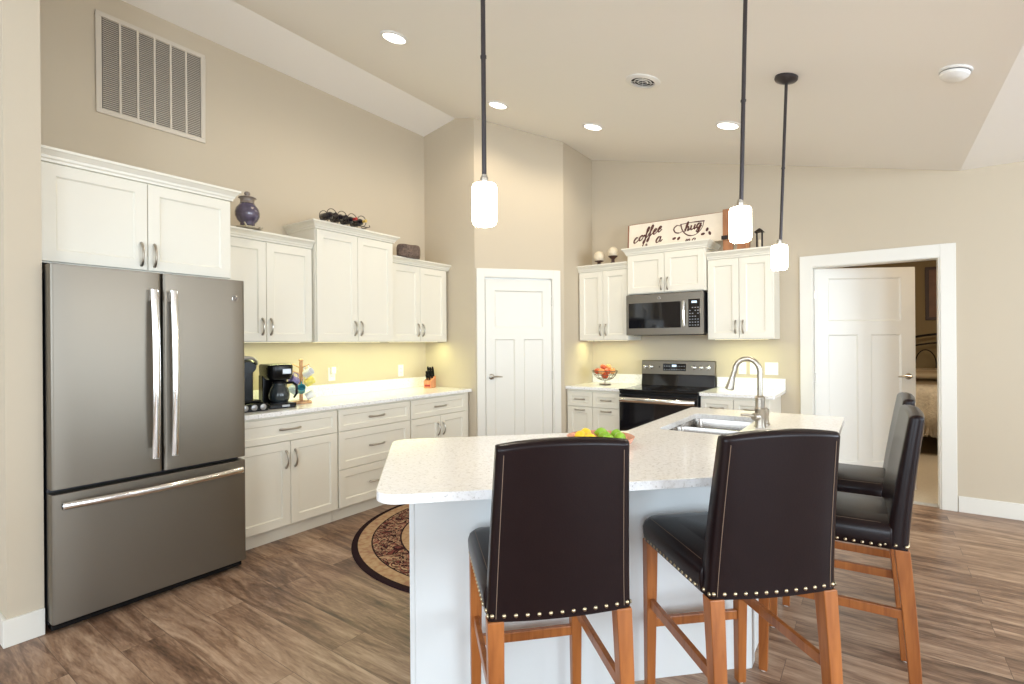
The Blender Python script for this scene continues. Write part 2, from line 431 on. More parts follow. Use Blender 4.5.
# craftsman doors: slab with recessed panels; local x = width, front face at y=0 looking to -y
def slab_door(name, w, h, th, panels, loc, rz, both=True):
    b = MB(); d = 0.012
    xs = sorted({0, w} | {p[0] for p in panels} | {p[1] for p in panels}); zs = sorted({0, h} | {p[2] for p in panels} | {p[3] for p in panels})
    def is_panel(xa, xb, za, zb):
        for k, p in enumerate(panels):
            if xa >= p[0] - 1e-6 and xb <= p[1] + 1e-6 and za >= p[2] - 1e-6 and zb <= p[3] + 1e-6: return True
        return False
    for yy, sg in ((0, 1), (th, -1)):
        for xa, xb in zip(xs, xs[1:]):
            for za, zb in zip(zs, zs[1:]):
                if not is_panel(xa, xb, za, zb):
                    b._f([b.bm.verts.new(p) for p in ((xa, yy, za), (xb, yy, za), (xb, yy, zb), (xa, yy, zb))])
        for (xa, xb, za, zb) in panels:
            o_ = [(xa, yy, za), (xb, yy, za), (xb, yy, zb), (xa, yy, zb)]; e = 0.012
            i_ = [(xa + e, yy + d * sg, za + e), (xb - e, yy + d * sg, za + e), (xb - e, yy + d * sg, zb - e), (xa + e, yy + d * sg, zb - e)]
            vo = [b.bm.verts.new(p) for p in o_]; vi = [b.bm.verts.new(p) for p in i_]
            for k in range(4): b._f([vo[k], vo[(k + 1) % 4], vi[(k + 1) % 4], vi[k]])
            b._f(vi)
    for q in (((0, 0, 0), (0, th, 0), (0, th, h), (0, 0, h)), ((w, 0, 0), (w, 0, h), (w, th, h), (w, th, 0)), ((0, 0, h), (0, th, h), (w, th, h), (w, 0, h)), ((0, 0, 0), (w, 0, 0), (w, th, 0), (0, th, 0))):
        b._f([b.bm.verts.new(p) for p in q])
    o = b.build(name, 'trim'); o.location = loc; o.rotation_euler = (0, 0, rz)
    return tag(o, kind='structure')
def lever(parent, x, z, sgn, side, th):
    """rose and lever; sgn: direction the lever points along x; side -1 front, +1 back"""
    y = 0 if side < 0 else th
    b = MB()
    def ly(k): return y + side * k
    rs = []
    for k, r in ((0, .029), (.006, .029), (.010, .024), (.012, .011), (.040, .011), (.046, .012), (.048, .004)):
        rs.append([(x + r * math.cos(2 * math.pi * i / 20), ly(k), z + r * math.sin(2 * math.pi * i / 20)) for i in range(20)])
    b.rings(rs)
    b.tube([(x - sgn * .004, ly(.042), z), (x + sgn * .04, ly(.044), z + .004), (x + sgn * .08, ly(.043), z), (x + sgn * .105, ly(.040), z - .002)], [.009, .008, .0075, .005], 10)
    return b.build('door_handle', 'nickel', parent, smooth=True)
def hinge(parent, x, z, y=0.0):
    b = MB(); b.tube([(x, y - 0.004, z - .045), (x, y - .004, z + .045)], 0.006, 8); b.box(x - .002, x + .016, y - .003, y, z - .044, z + .044)
    return b.build('hinge', 'nickel', parent, smooth=True)
w = s1 - s0 - 0.03
pw0, pw1 = 0.095, w - 0.095
d1 = slab_door('door_1', w, 2.015, 0.035, [(pw0, pw1, 1.52, 1.90), (pw0, w / 2 - .048, 0.25, 1.40), (w / 2 + .048, pw1, 0.25, 1.40)], (*pp(s0 + 0.015, 0.004), 0.012), math.atan2(pd.y, pd.x))
lever(d1, 0.058, 1.02, 1, -1, 0.035)
for z in (0.25, 1.02, 1.79): hinge(d1, w + 0.004, z)
w = 0.872
ang = R(30)
d2 = slab_door('door_2', w, 2.032, 0.035, [(0.12, w - 0.12, 1.545, 1.94), (0.12, w / 2 - .055, 0.25, 1.42), (w / 2 + .055, w - 0.12, 0.25, 1.42)], (DX0 + 0.010, 0.088, 0.008), ang)
lever(d2, w - 0.065, 1.035, -1, -1, 0.035); lever(d2, w - 0.065, 1.035, -1, 1, 0.035)
for z in (0.25, 1.02, 1.79): hinge(d2, -0.004, z)

# bedroom shell
b = MB(); b.box(2.3, 6.4, 0.12, 4.9, -0.1, 0.004); tag(b.build('floor_bedroom', 'carpet'), kind='structure')
b = MB(); b.box(2.3, 6.4, 0.12, 4.9, 2.6, 2.7); tag(b.build('ceiling_bedroom', 'ceiling'), kind='structure')
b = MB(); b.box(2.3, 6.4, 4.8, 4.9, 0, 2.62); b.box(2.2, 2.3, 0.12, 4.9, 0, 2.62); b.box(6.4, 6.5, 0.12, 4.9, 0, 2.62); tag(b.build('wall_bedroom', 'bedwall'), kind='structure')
point_light('bedroom_fill_light', (4.9, 1.2, 2.3), 48, (1.0, 0.86, 0.66), 0.15)  # added fill to brighten the bed and walls; no fixture stands here

# ------------------------------------------------------------------ cabinetry
def shaker(b, x0, x1, z0, z1, yf, th=0.020, st=0.058, rec=0.010):
    """shaker front; front face at y=yf (looking -y), back at yf+th"""
    if z1 - z0 < 0.25: st = min(st, 0.042)
    e = 0.007
    def ring(xa, xb, y, za, zb): return [(xa, y, za), (xb, y, za), (xb, y, zb), (xa, y, zb)]
    rs = [ring(x0, x1, yf + th, z0, z1), ring(x0, x1, yf + .002, z0, z1), ring(x0 + .002, x1 - .002, yf, z0 + .002, z1 - .002),
          ring(x0 + st, x1 - st, yf, z0 + st, z1 - st), ring(x0 + st, x1 - st, yf + .004, z0 + st, z1 - st),
          ring(x0 + st + e, x1 - st - e, yf + rec, z0 + st + e, z1 - st - e)]
    b.rings(rs)
def arch_pull(parent, x, z, yf, vertical=True, L=0.115):
    b = MB(); n = 12; pts = []; rr = []
    for k in range(n + 1):
        t = k / n; s = (t - .5) * L; o = 0.028 * math.sin(math.pi * t) ** 0.55
        pts.append((x, yf - .001 - o, z + s) if vertical else (x + s, yf - .001 - o, z))
        rr.append(0.0085 - 0.0028 * math.sin(math.pi * t))
    b.tube(pts, rr, 8, up=(1, 0, 0) if vertical else (0, 0, 1))
    for e in (-1, 1):
        c = (x, z + e * L / 2) if vertical else (x + e * L / 2, z)
        b.rings([[(c[0] + r * math.cos(2 * math.pi * i / 12), yf - k, c[1] + r * math.sin(2 * math.pi * i / 12)) for i in range(12)] for k, r in ((0, .0085), (.004, .008))])
    return b.build('handle', 'nickel', parent, smooth=True)

def crown(parent, W, D, zb, zt, eL, eR, proj=0.046, back=0.0):
    pr = [(0.004, zb), (0.010, zb), (0.012, zb + .012), (0.018, zb + .018), (proj * .45, zb + (zt - zb) * .45), (proj * .8, zb + (zt - zb) * .72), (proj * .86, zt - .016), (proj, zt - .012), (proj, zt)]
    b = MB(); rs = []
    for p, z in pr:
        l = -p if eL else 0.001; r = W + p if eR else W - 0.001
        rs.append([(l, -back, z), (l, -D - p, z), (r, -D - p, z), (r, -back, z)])
    b.rings(rs)
    return b.build('crown_molding', 'cab', parent, smooth=True, angle=25)

def upper(label, loc, rz, W, z0, ztop, D, zc0, nd=2, eL=False, eR=False, lean=0, hz=0.115, fillL=0.008, fillR=0.008, door_top=None, hl=0.115):
    """wall cabinet; loc at wall, W along local x, D = depth to door face"""
    t = thing('wall_cabinet', label, 'cabinet', (*loc, z0), rz)
    H = zc0 - z0
    b = MB(); yb = -(D - 0.021)
    b.box(0.001, W - 0.001, yb, 0, 0.012, H)
    # recessed underside with a light rail
    b.box(0.001, W - 0.001, yb, yb + 0.018, 0, 0.013); b.box(0.001, 0.018, yb + .018, 0, 0, 0.013); b.box(W - 0.018, W - 0.001, yb + .018, 0, 0, 0.013)
    b.build('cabinet_body', 'cab', t, bevel=0.0015)
    dt = H - 0.012 if door_top is None else door_top - z0
    span = W - fillL - fillR; g = 0.0035; dw = (span - g * (nd - 1)) / nd
    for k in range(nd):
        x0 = fillL + k * (dw + g)
        bb = MB(); shaker(bb, x0, x0 + dw, 0.008, dt, -D)
        dr = bb.build('cabinet_door', 'cab', t)
        hx = x0 + dw - 0.030 if k == 0 else x0 + 0.030
        arch_pull(dr, hx, hz, -D, True, hl)
    crown(t, W, D - .012, H - .004, ztop - z0, eL, eR)
    return t
def base(label, loc, rz, W, rows, D=0.635, fillL=0.006, fillR=0.006, toe=0.105, toe_in=0.085, zt=0.882):
    """rows: list of (kind, z0, z1, [columns]) kinds: drawer/doors/pulldoors"""
    t = thing('base_cabinet', label, 'cabinet', (*loc, 0), rz)
    b = MB(); yb = -(D - 0.021)
    b.box(0.001, W - 0.001, yb, -0.002, toe, zt)
    b.build('cabinet_body', 'cab', t, bevel=0.0015)
    b = MB(); b.box(0.001, W - 0.001, -(D - toe_in), -0.01, 0.0, toe); b.build('toe_kick', 'cab', t)
    for kind, z0, z1, n in rows:
        span = W - fillL - fillR; g = 0.004; dw = (span - g * (n - 1)) / n
        for k in range(n):
            x0 = fillL + k * (dw + g)
            bb = MB(); shaker(bb, x0, x0 + dw, z0, z1, -D)
            dr = bb.build('drawer' if kind == 'drawer' else 'cabinet_door', 'cab', t)
            if kind == 'drawer': arch_pull(dr, x0 + dw / 2, (z0 + z1) / 2 + (0 if z1 - z0 < .2 else 0), -D, False, 0.15 if dw > .4 else 0.11)
            elif kind == 'pulldoors': arch_pull(dr, x0 + dw / 2, z1 - 0.030, -D, False, 0.11)
            else: arch_pull(dr, x0 + dw - 0.032 if k == 0 else x0 + 0.032, z1 - 0.125, -D, True)
    return t
LR = R(90)
# left run, seen from the room: local x runs along +Y
t = upper('large white two door wall cabinet above the refrigerator', (0, -4.698), LR, 0.930, 1.79, 2.360, 0.632, 2.298, eR=True, hz=0.095, hl=0.125, fillL=0.012)
upper('cream wall cabinet with the purple jar on top, beside the refrigerator', (0, -3.766), LR, 0.756, 1.390, 2.192, 0.352, 2.134)
upper('tallest cream wall cabinet in the middle of the left wall run', (0, -3.008), LR, 0.796, 1.390, 2.352, 0.400, 2.296, eL=True, eR=True, fillL=0.006, fillR=0.014)
upper('cream two door wall cabinet at the pantry end of the left wall run', (0, -2.210), LR, 0.772, 1.390, 2.188, 0.352, 2.132, eR=True, fillR=0.034)
base('cream base cabinet beside the refrigerator, one wide drawer over two doors', (0, -3.766), LR, 0.776, [('drawer', 0.702, 0.868, 1), ('doors', 0.115, 0.698, 2)])
base('cream base cabinet with a stack of three wide drawers on the left wall', (0, -2.988), LR, 0.746, [('drawer', 0.702, 0.868, 1), ('drawer', 0.408, 0.698, 1), ('drawer', 0.115, 0.404, 1)])
base('cream base cabinet near the pantry door, one drawer over two doors', (0, -2.240), LR, 0.806, [('drawer', 0.702, 0.868, 1), ('doors', 0.115, 0.698, 2)], fillR=0.055)
# back wall
upper('narrow cream wall cabinet left of the microwave, two round finials on top', (1.303, 0), 0, 0.586, 1.392, 2.212, 0.355, 2.148, fillL=0.014)
upper('short cream wall cabinet directly above the microwave with the coffee sign on top', (1.891, 0), 0, 0.786, 1.862, 2.338, 0.395, 2.270, eL=True, eR=True, hz=0.09, fillR=0.012)
upper('cream wall cabinet right of the microwave near the bedroom doorway', (2.679, 0), 0, 0.572, 1.392, 2.216, 0.355, 2.152, eR=True, fillR=0.012)
base('narrow cream base cabinet left of the range with two drawers over two doors', (1.303, 0), 0, 0.608, [('drawer', 0.708, 0.858, 2), ('pulldoors', 0.115, 0.702, 2)], D=0.64, fillL=0.012)
base('cream base cabinet right of the range with two drawers over two doors', (2.685, 0), 0, 0.570, [('drawer', 0.708, 0.858, 2), ('pulldoors', 0.115, 0.702, 2)], D=0.64)

# countertops with a low backsplash
t = thing('countertop', 'long speckled quartz countertop along the left wall', 'countertop', (0, -3.766, 0))
b = MB(); b.box(0.002, 0.655, 0, 2.342, 0.884, 0.914); b.build('worktop', 'quartz', t, bevel=0.003)
b = MB(); b.box(0.002, 0.022, 0, 2.342, 0.9145, 1.018); b.build('backsplash', 'quartz', t, bevel=0.002)
t = thing('countertop', 'short quartz countertop left of the range holding the footed fruit bowl', 'countertop', (0, 0, 0))
b = MB(); b.box(1.304, 1.912, -0.66, -0.002, 0.884, 0.914); b.build('worktop', 'quartz', t, bevel=0.003)
b = MB(); b.box(1.304, 1.912, -0.022, -0.002, 0.9145, 1.018); b.build('backsplash', 'quartz', t, bevel=0.002)
t = thing('countertop', 'short quartz countertop right of the range below the wall switches', 'countertop', (0, 0, 0))
b = MB(); b.prism([(2.684, -0.66), (3.285, -0.66), (3.295, -0.65), (3.295, -0.002), (2.684, -0.002)], 0.884, 0.914); b.build('worktop', 'quartz', t, bevel=0.003)
b = MB(); b.box(2.684, 3.295, -0.022, -0.002, 0.9145, 1.018); b.build('backsplash', 'quartz', t, bevel=0.002)

# under cabinet lights (fixtures on the cabinet undersides)
def ucl(label, x0, x1, y0, y1, power, lx, ly):
    b = MB(); b.use('white').box(x0, x1, y0, y1, 1.3905, 1.402); b.use('ledglow').box(x0 + .01, x1 - .01, y0 + .01, y1 - .01, 1.3890, 1.3906)
    o = b.build('under_cabinet_light'); tag(o, label, 'light')
    area_light('led_strip_light', ((x0 + x1) / 2, (y0 + y1) / 2, 1.386), (0, 0, 0), lx, ly, power * 0.6, (0.96, 1.0, 0.46))
ucl('thin led strip under the wall cabinet behind the coffee makers', 0.24, 0.28, -3.72, -3.06, 3.2, .04, .66)
ucl('thin led strip under the tallest wall cabinet', 0.24, 0.28, -2.96, -2.26, 3.2, .04, .70)
ucl('thin led strip under the wall cabinet above the knife block', 0.24, 0.28, -2.16, -1.50, 3.2, .04, .66)
ucl('thin led strip under the wall cabinet above the footed fruit bowl', 1.36, 1.84, -0.28, -0.24, 2.6, .48, .04)
ucl('thin led strip under the wall cabinet above the wall switches', 2.72, 3.20, -0.28, -0.24, 2.6, .48, .04)

# ------------------------------------------------------------------ island (45 degree leg plus a leg along the sink)
def DN(d, n): return ((d - n) * S2, (d + n) * S2)
isl = thing('kitchen_island', 'large L shaped white kitchen island under a speckled quartz top', 'island', (0, 0, 0))
nF, nB, xR_, xL_ = -4.67, -4.13, 3.54, 2.97
cor = (xR_, xR_ + nF / S2); inner = (xL_, xL_ + nB / S2)
body = [DN(-1.045, nF), cor, (xR_, -1.80), (xL_, -1.80), inner, DN(-1.045, nB)]
SX0, SX1, SY0, SY1 = 3.045, 3.415, -2.755, -2.055      # sink opening
b = MB()
b.prism([body[0], cor, (xR_, SY0 - .05), (xL_, SY0 - .05), inner, body[5]], 0, 0.883)       # solid up to the sink bay
b.prism([(xL_, SY0 - .05), (xR_, SY0 - .05), (xR_, -1.80), (xL_, -1.80)], 0, 0.60)
b.prism([(3.45, SY0 - .05), (xR_, SY0 - .05), (xR_, -1.80), (3.45, -1.80)], 0.60, 0.883)
b.prism([(xL_, SY0 - .05), (3.01, SY0 - .05), (3.01, -1.80), (xL_, -1.80)], 0.60, 0.883)
b.prism([(3.01, -2.0), (3.45, -2.0), (3.45, -1.80), (3.01, -1.80)], 0.60, 0.883)
b.build('island_body', 'island', isl)
# end panel, corner post
b = MB(); b.prism([DN(-1.064, nF - .002), DN(-1.045, nF - .002), DN(-1.045, nB), DN(-1.064, nB)], 0, 0.883); b.build('end_panel', 'island', isl, bevel=0.002)
b = MB(); b.prism([DN(0.305, nF - .012), (cor[0] + .012, cor[1] - .006), (cor[0] + .012, cor[1] + .055), (cor[0] - .001, cor[1] + .055), (cor[0] - .001, cor[1]), DN(0.305, nF)], 0, 0.883); b.build('corner_post', 'island', isl, bevel=0.003)
# countertop with rounded corners and the sink cut-out
def round_poly(pts, rads, seg=6):
    out = []; n = len(pts)
    for i, (p, r) in enumerate(zip(pts, rads)):
        if r <= 0: out.append(p); continue
        P = Vector(p); A = Vector(pts[i - 1]); B = Vector(pts[(i + 1) % n])
        u = (A - P).normalized(); v = (B - P).normalized()
        th = math.acos(max(-1, min(1, u.dot(v)))); k = r / math.tan(th / 2)
        s, e = P + u * k, P + v * k; c = P + (u + v).normalized() * (r / math.sin(th / 2))
        a0 = math.atan2(s.y - c.y, s.x - c.x); a1 = math.atan2(e.y - c.y, e.x - c.x)
        da = (a1 - a0 + math.pi) % (2 * math.pi) - math.pi
        for j in range(seg + 1):
            a = a0 + da * j / seg; out.append((c.x + r * math.cos(a), c.y + r * math.sin(a)))
    return out
nf, nb, tR, tL = -5.04, -4.12, 3.83, 2.93
top = round_poly([DN(-1.155, nf), (tR, tR + nf / S2), (tR, -1.745), (tL, -1.745), (tL, tL + nb / S2), DN(-1.155, nb)], [.075, .06, .02, .02, 0.01, .075])
hole = round_poly([(SX0, SY0), (SX1, SY0), (SX1, SY1), (SX0, SY1)], [.04] * 4)
def slab_with_hole(name, outer, holes, z0, z1, m, parent):
    bm = bmesh.new(); es = []
    for loop in [outer] + holes:
        vs = [bm.verts.new((x, y, z0)) for x, y in loop]
        es += [bm.edges.new((vs[i], vs[(i + 1) % len(vs)])) for i in range(len(vs))]
    bmesh.ops.triangle_fill(bm, use_beauty=True, use_dissolve=False, edges=es)
    r = bmesh.ops.extrude_face_region(bm, geom=bm.faces[:])
    bmesh.ops.translate(bm, verts=[v for v in r['geom'] if isinstance(v, bmesh.types.BMVert)], vec=(0, 0, z1 - z0))
    bmesh.ops.dissolve_limit(bm, angle_limit=R(1), verts=bm.verts, edges=bm.edges)
    bmesh.ops.recalc_face_normals(bm, faces=bm.faces)
    me = bpy.data.meshes.new(name); bm.to_mesh(me); bm.free(); me.materials.append(M[m])
    o = bpy.data.objects.new(name, me); COL.objects.link(o); o.parent = parent
    bv = o.modifiers.new('bevel', 'BEVEL'); bv.width = 0.004; bv.segments = 2; bv.limit_method = 'ANGLE'; bv.angle_limit = R(50)
    return o
slab_with_hole('countertop', top, [hole], 0.884, 0.914, 'quartz', isl)

# sink: two bowls, undermount
sink = thing('double_sink', 'stainless steel double bowl sink set into the island', 'sink', (0, 0, 0))
def rr(x0, x1, y0, y1, r, z, seg=5):
    return [(x, y, z) for x, y in round_poly([(x0, y0), (x1, y0), (x1, y1), (x0, y1)], [r] * 4, seg)]
for (ya, yb_) in ((SY0 - .004, -2.420), (-2.392, SY1 + .004)):
    b = MB(); xa, xb = SX0 - .004, SX1 + .004
    rs = [rr(xa - .012, xb + .012, ya - .012, yb_ + .012, .05, .8825), rr(xa, xb, ya, yb_, .045, .8830), rr(xa + .004, xb - .004, ya + .004, yb_ - .004, .045, .86), rr(xa + .010, xb - .010, ya + .010, yb_ - .010, .05, .72),
          rr(xa + .035, xb - .035, ya + .035, yb_ - .035, .05, .695)]
    b.rings(rs, cap=False)
    v = [b.bm.verts.new(p) for p in rs[-1]]; b._f(v)
    o = b.build('bowl', 'sinksteel', sink, smooth=True)
    cx, cy = (xa + xb) / 2, (ya + yb_) / 2
    b = MB(); b.lathe([(.0, .697), (.034, .697), (.042, .6985), (.044, .696)], (cx, cy, 0), 20); b.build('drain', 'chrome', o, smooth=True)
# faucet
fa = thing('kitchen_faucet', 'brushed nickel gooseneck faucet behind the island sink', 'faucet', (3.478, -2.405, 0.914))
b = MB(); b.lathe([(0, 0), (.030, 0), (.030, .006), (.027, .012), (.0255, .03), (.0255, .085), (.028, .090), (.028, .100), (.0235, .106), (.0235, .150), (.026, .153), (.026, .160), (.018, .166), (.016, .17)], seg=24)
b.build('faucet_body', 'nickel', fa, smooth=True)
b = MB(); pts = [(0, 0, .16), (0, 0, .24)]; Rr = 0.062
for k in range(15):
    a = math.pi * k / 14; pts.append((-Rr + Rr * math.cos(a), -.01 * k / 14, .295 + Rr * 1.12 * math.sin(a)))
pts += [(-2 * Rr - .004, -.01, .285), (-2 * Rr - .010, -.012, .262)]
b.tube(pts, 0.0135, 14); b.build('spout', 'nickel', fa, smooth=True)
b = MB(); b.tube([(-2 * Rr - .009, -.012, .268), (-2 * Rr - .014, -.012, .25), (-2 * Rr - .022, -.013, .215), (-2 * Rr - .027, -.014, .198), (-2 * Rr - .028, -.014, .194)], [.0150, .0165, .0215, .0235, .016], 16); b.build('spray_head', 'nickel', fa, smooth=True)
b = MB(); b.tube([(0, 0, .055), (-.020, -.030, .057), (-.026, -.040, .058)], [.021, .021, .017], 14); b.tube([(-.024, -.037, .060), (-.05, -.06, .068), (-.078, -.082, .070)], [.008, .0075, .007], 10); b.build('lever_handle', 'nickel', fa, smooth=True)
sd = thing('soap_dispenser', 'small brushed nickel soap dispenser beside the island faucet', 'soap dispenser', (3.490, -2.300, 0.914))
b = MB(); b.lathe([(0, 0), (.020, 0), (.020, .006), (.014, .012), (.013, .05), (.016, .055), (.016, .085), (.008, .090), (.004, .094)], seg=18); b.build('pump_body', 'nickel', sd, smooth=True)
b = MB(); b.tube([(0, 0, .075), (-.02, .0, .082), (-.055, 0, .080), (-.06, 0, .072)], [.006, .006, .005, .004], 8); b.build('nozzle', 'nickel', sd, smooth=True)

# ------------------------------------------------------------------ refrigerator
fr = thing('refrigerator', 'tall slate grey french door refrigerator with bottom freezer drawer', 'refrigerator', (0.04, -4.697, 0), LR)
W = 0.915
# local: x along +Y, front -y
b = MB(); b.box(0.004, W - .004, -0.69, -0.02, 0.03, 1.735); b.build('fridge_cabinet', 'slatedark', fr, bevel=0.004)
b = MB(); b.box(0.02, W - .02, -0.67, -0.05, 0.0, 0.032); b.box(0.01, W - .01, -0.735, -0.67, 0.012, 0.05); b.build('base_grille', 'black', fr, bevel=0.003)
def fdoor(name, x0, x1, z0, z1, bow=0.0):
    b = MB(); n = 10; yf = -0.780; fr_ = []; bk = []
    def prof(x):
        e = 0.016; d0 = min(x - x0, x1 - x); y = yf
        if d0 < e: y += (e - math.sqrt(max(0, e * e - (e - d0) ** 2))) 
        return y
    xs = [x0, x0 + .002, x0 + .005, x0 + .010, x0 + .016] + [x0 + .016 + (x1 - x0 - .032) * k / 6 for k in range(1, 6)] + [x1 - .016, x1 - .010, x1 - .005, x1 - .002, x1]
    poly = [(x, prof(x)) for x in xs] + [(x1, -0.700), (x0, -0.700)]
    b.prism(poly, z0, z1)
    return b.build(name, 'slate', fr, smooth=True, angle=40, bevel=0.0025)
sx = 0.466
da = fdoor('fridge_door', 0.002, sx - .003, 0.690, 1.766)
db = fdoor('fridge_door', sx + .003, W - .002, 0.690, 1.766)
dc = fdoor('freezer_drawer', 0.002, W - .002, 0.055, 0.668)
def vbar(parent, x):
    b = MB(); z0, z1 = 0.772, 1.672; n = 20
    rs = []
    for k in range(n + 1):
        t = k / n; z = z0 + (z1 - z0) * t; o = 0.030 + 0.024 * math.sin(math.pi * t)
        y = -0.780 - o; wx = 0.0180
        rs.append([(x - wx, y, z), (x - wx * .75, y - .010, z), (x - wx * .3, y - .0135, z), (x + wx * .3, y - .0135, z), (x + wx * .75, y - .010, z), (x + wx, y, z), (x + wx * .6, y + .006, z), (x - wx * .6, y + .006, z)])
    b.rings(rs)
    for z in (z0 + .028, z1 - .028):
        b.box(x - .012, x + .012, -0.822, -0.779, z - .030, z + .026)
    return b.build('door_handle', 'chrome', parent, smooth=True, angle=50)
vbar(da, sx - 0.046); vbar(db, sx + 0.046)
b = MB(); rs = []; n = 20
for k in range(n + 1):
    t = k / n; x = 0.035 + (W - .07) * t; o = 0.026 + 0.036 * math.sin(math.pi * t); y = -0.780 - o; wz = 0.0185; z = 0.615
    rs.append([(x, y, z - wz), (x, y - .010, z - wz * .75), (x, y - .0135, z - wz * .3), (x, y - .0135, z + wz * .3), (x, y - .010, z + wz * .75), (x, y, z + wz), (x, y + .006, z + wz * .6), (x, y + .006, z - wz * .6)])
b.rings(rs)
for x in (0.065, W - .065): b.box(x - .03, x + .03, -0.818, -0.779, 0.602, 0.628)
b.build('drawer_handle', 'chrome', dc, smooth=True, angle=50)
for x in (0.05, W - 0.05):
    b = MB(); b.box(x - .045, x + .035, -0.755, -0.62, 1.736, 1.752); b.lathe([(.016, 1.752), (.016, 1.764), (.010, 1.768)], (x, -.735, 0), 14); b.build('hinge_cover', 'slatedark', fr, smooth=True)
def monogram(parent, cx, cz, y, r):
    """round metal badge with an inner ring and two curled script strokes"""
    b = MB()
    b.use('chrome').rings([[(cx + q * math.cos(2 * math.pi * i / 28), y - k, cz + q * math.sin(2 * math.pi * i / 28)) for i in range(28)] for k, q in ((0, r), (.0020, r), (.0026, r * .93))])
    b.use('slatedark').rings([[(cx + q * math.cos(2 * math.pi * i / 28), y - k, cz + q * math.sin(2 * math.pi * i / 28)) for i in range(28)] for k, q in ((.0026, r * .84), (.0029, r * .82))])
    b.use('chrome')
    k = r * .55
    g = [(-.15, .75), (-.55, .85), (-.85, .4), (-.8, -.3), (-.45, -.75), (-.1, -.5), (-.05, 0), (-.35, .1), (-.1, -.1), (-.15, -.75), (-.5, -.95)]
    e = [(.35, .05), (.7, .35), (.75, .75), (.4, .8), (.15, .3), (.2, -.4), (.55, -.75), (.9, -.45)]
    for st in (g, e): b.tube([(cx + px * k, y - .0032, cz + pz * k) for px, pz in st], r * .07, 6)
    return b.build('badge', None, parent, smooth=True)
monogram(db, W - 0.062, 1.655, -0.780, 0.017)

# ------------------------------------------------------------------ microwave
mw = thing('microwave', 'slate over the range microwave mounted above the stove', 'microwave', (1.889, 0, 1.444))
W, H, D = 0.772, 0.408, 0.415
b = MB(); b.use('slatedark').box(0.002, W - .004, -(D - .035), -0.003, 0.012, H - .002); b.box(0.06, W - .06, -(D - .05), -0.08, -0.004, 0.013); b.build('microwave_case', None, mw, bevel=0.002)
b = MB(); b.box(0, 0.575, -D, -(D - .034), 0.0, H); b.use('slate')
b = MB(); b.box(0, W, -D, -(D - .033), 0.0, H); face = b.build('front_panel', 'slate', mw, bevel=0.003)
b = MB(); b.box(0.028, 0.560, -D - .0025, -D + .004, 0.068, H - .085); b.build('door_window', 'blackgloss', face, bevel=0.001)
b = MB(); b.box(0.632, 0.742, -D - .0025, -D + .004, 0.068, H - .070); cp = b.build('control_panel', 'blackgloss', face, bevel=0.001)
b = MB(); b.box(0.664, 0.712, -D - .0032, -D - .002, H - .108, H - .088); b.build('display', 'display', cp)
M['key'] = mat('keypad_grey', (0.30, 0.31, 0.33), 0.5)
for r_ in range(7):
    for c_ in range(4):
        x = 0.647 + c_ * .0255; z = 0.088 + r_ * .028
        if (r_ + c_) % 7 == 6: continue
        b = MB(); b.box(x - .0065, x + .0065, -D - .0032, -D - .002, z - .004, z + .004); b.build('key_button', 'key', cp)
b = MB(); b.tube([(0.596, -D - .032, 0.078), (0.596, -D - .040, 0.13), (0.596, -D - .042, 0.20), (0.596, -D - .040, 0.27), (0.596, -D - .032, 0.322)], [.0125, .0135, .0135, .0135, .0125], 12)
for z in (0.090, 0.310): b.box(0.588, 0.604, -D - .032, -D, z - .010, z + .010)
b.build('door_handle', 'chrome', face, smooth=True)
monogram(face, 0.345, H - 0.042, -D, 0.016)

# ------------------------------------------------------------------ range
rg = thing('electric_range', 'slate and black freestanding electric range with smooth cooktop', 'stove', (1.917, 0, 0))
W, D = 0.760, 0.635
b = MB(); b.box(0.003, W - .003, -D, -0.01, 0.02, 0.895); b.build('range_body', 'slatedark', rg, bevel=0.002)
b = MB(); b.box(0.0, W, -D - .045, -0.075, 0.896, 0.915); ck = b.build('cooktop', 'blackgloss', rg, bevel=0.005)
M['burner'] = mat('burner_ring_print', (0.045, 0.045, 0.05), 0.15)
for (x, y, r_) in ((0.20, -0.50, .105), (0.56, -0.50, .085), (0.20, -0.24, .075), (0.56, -0.24, .105)):
    for q in (r_, r_ * .62):
        bb = MB(); rs = [[(x + k * math.cos(2 * math.pi * i / 40), y + k * math.sin(2 * math.pi * i / 40), zz) for i in range(40)] for k, zz in ((q, .9152), (q, .9156), (q - .003, .9156), (q - .003, .9152))]
        bb.rings(rs, closed=True); bb.build('burner_ring', 'burner', ck)
# backguard: black riser below, slate control console above
b = MB(); b.extr([(-0.085, 0.912), (-0.010, 0.912), (-0.010, 1.035), (-0.060, 1.035)], 'x', 0.002, W - .002); b.build('riser', 'blackgloss', rg, bevel=0.002)
b = MB(); b.extr([(-0.075, 1.032), (-0.010, 1.032), (-0.010, 1.172), (-0.055, 1.178), (-0.062, 1.172)], 'x', 0.0, W); con = b.build('control_console', 'slate', rg, bevel=0.003)
def cy(z): return -0.075 + (z - 1.032) / 0.14 * 0.013
b = MB(); z0, z1 = 1.070, 1.145
b.hexa([(0.235, cy(z0) - .002, z0), (0.475, cy(z0) - .002, z0), (0.475, cy(z0) + .003, z0), (0.235, cy(z0) + .003, z0)], [(0.235, cy(z1) - .002, z1), (0.475, cy(z1) - .002, z1), (0.475, cy(z1) + .003, z1), (0.235, cy(z1) + .003, z1)])
pn_ = b.build('touch_panel', 'blackgloss', con)
b = MB(); z0, z1 = 1.113, 1.133
b.hexa([(0.330, cy(z0) - .003, z0), (0.375, cy(z0) - .003, z0), (0.375, cy(z0), z0), (0.330, cy(z0), z0)], [(0.330, cy(z1) - .003, z1), (0.375, cy(z1) - .003, z1), (0.375, cy(z1), z1), (0.330, cy(z1), z1)]); b.build('display', 'display', pn_)
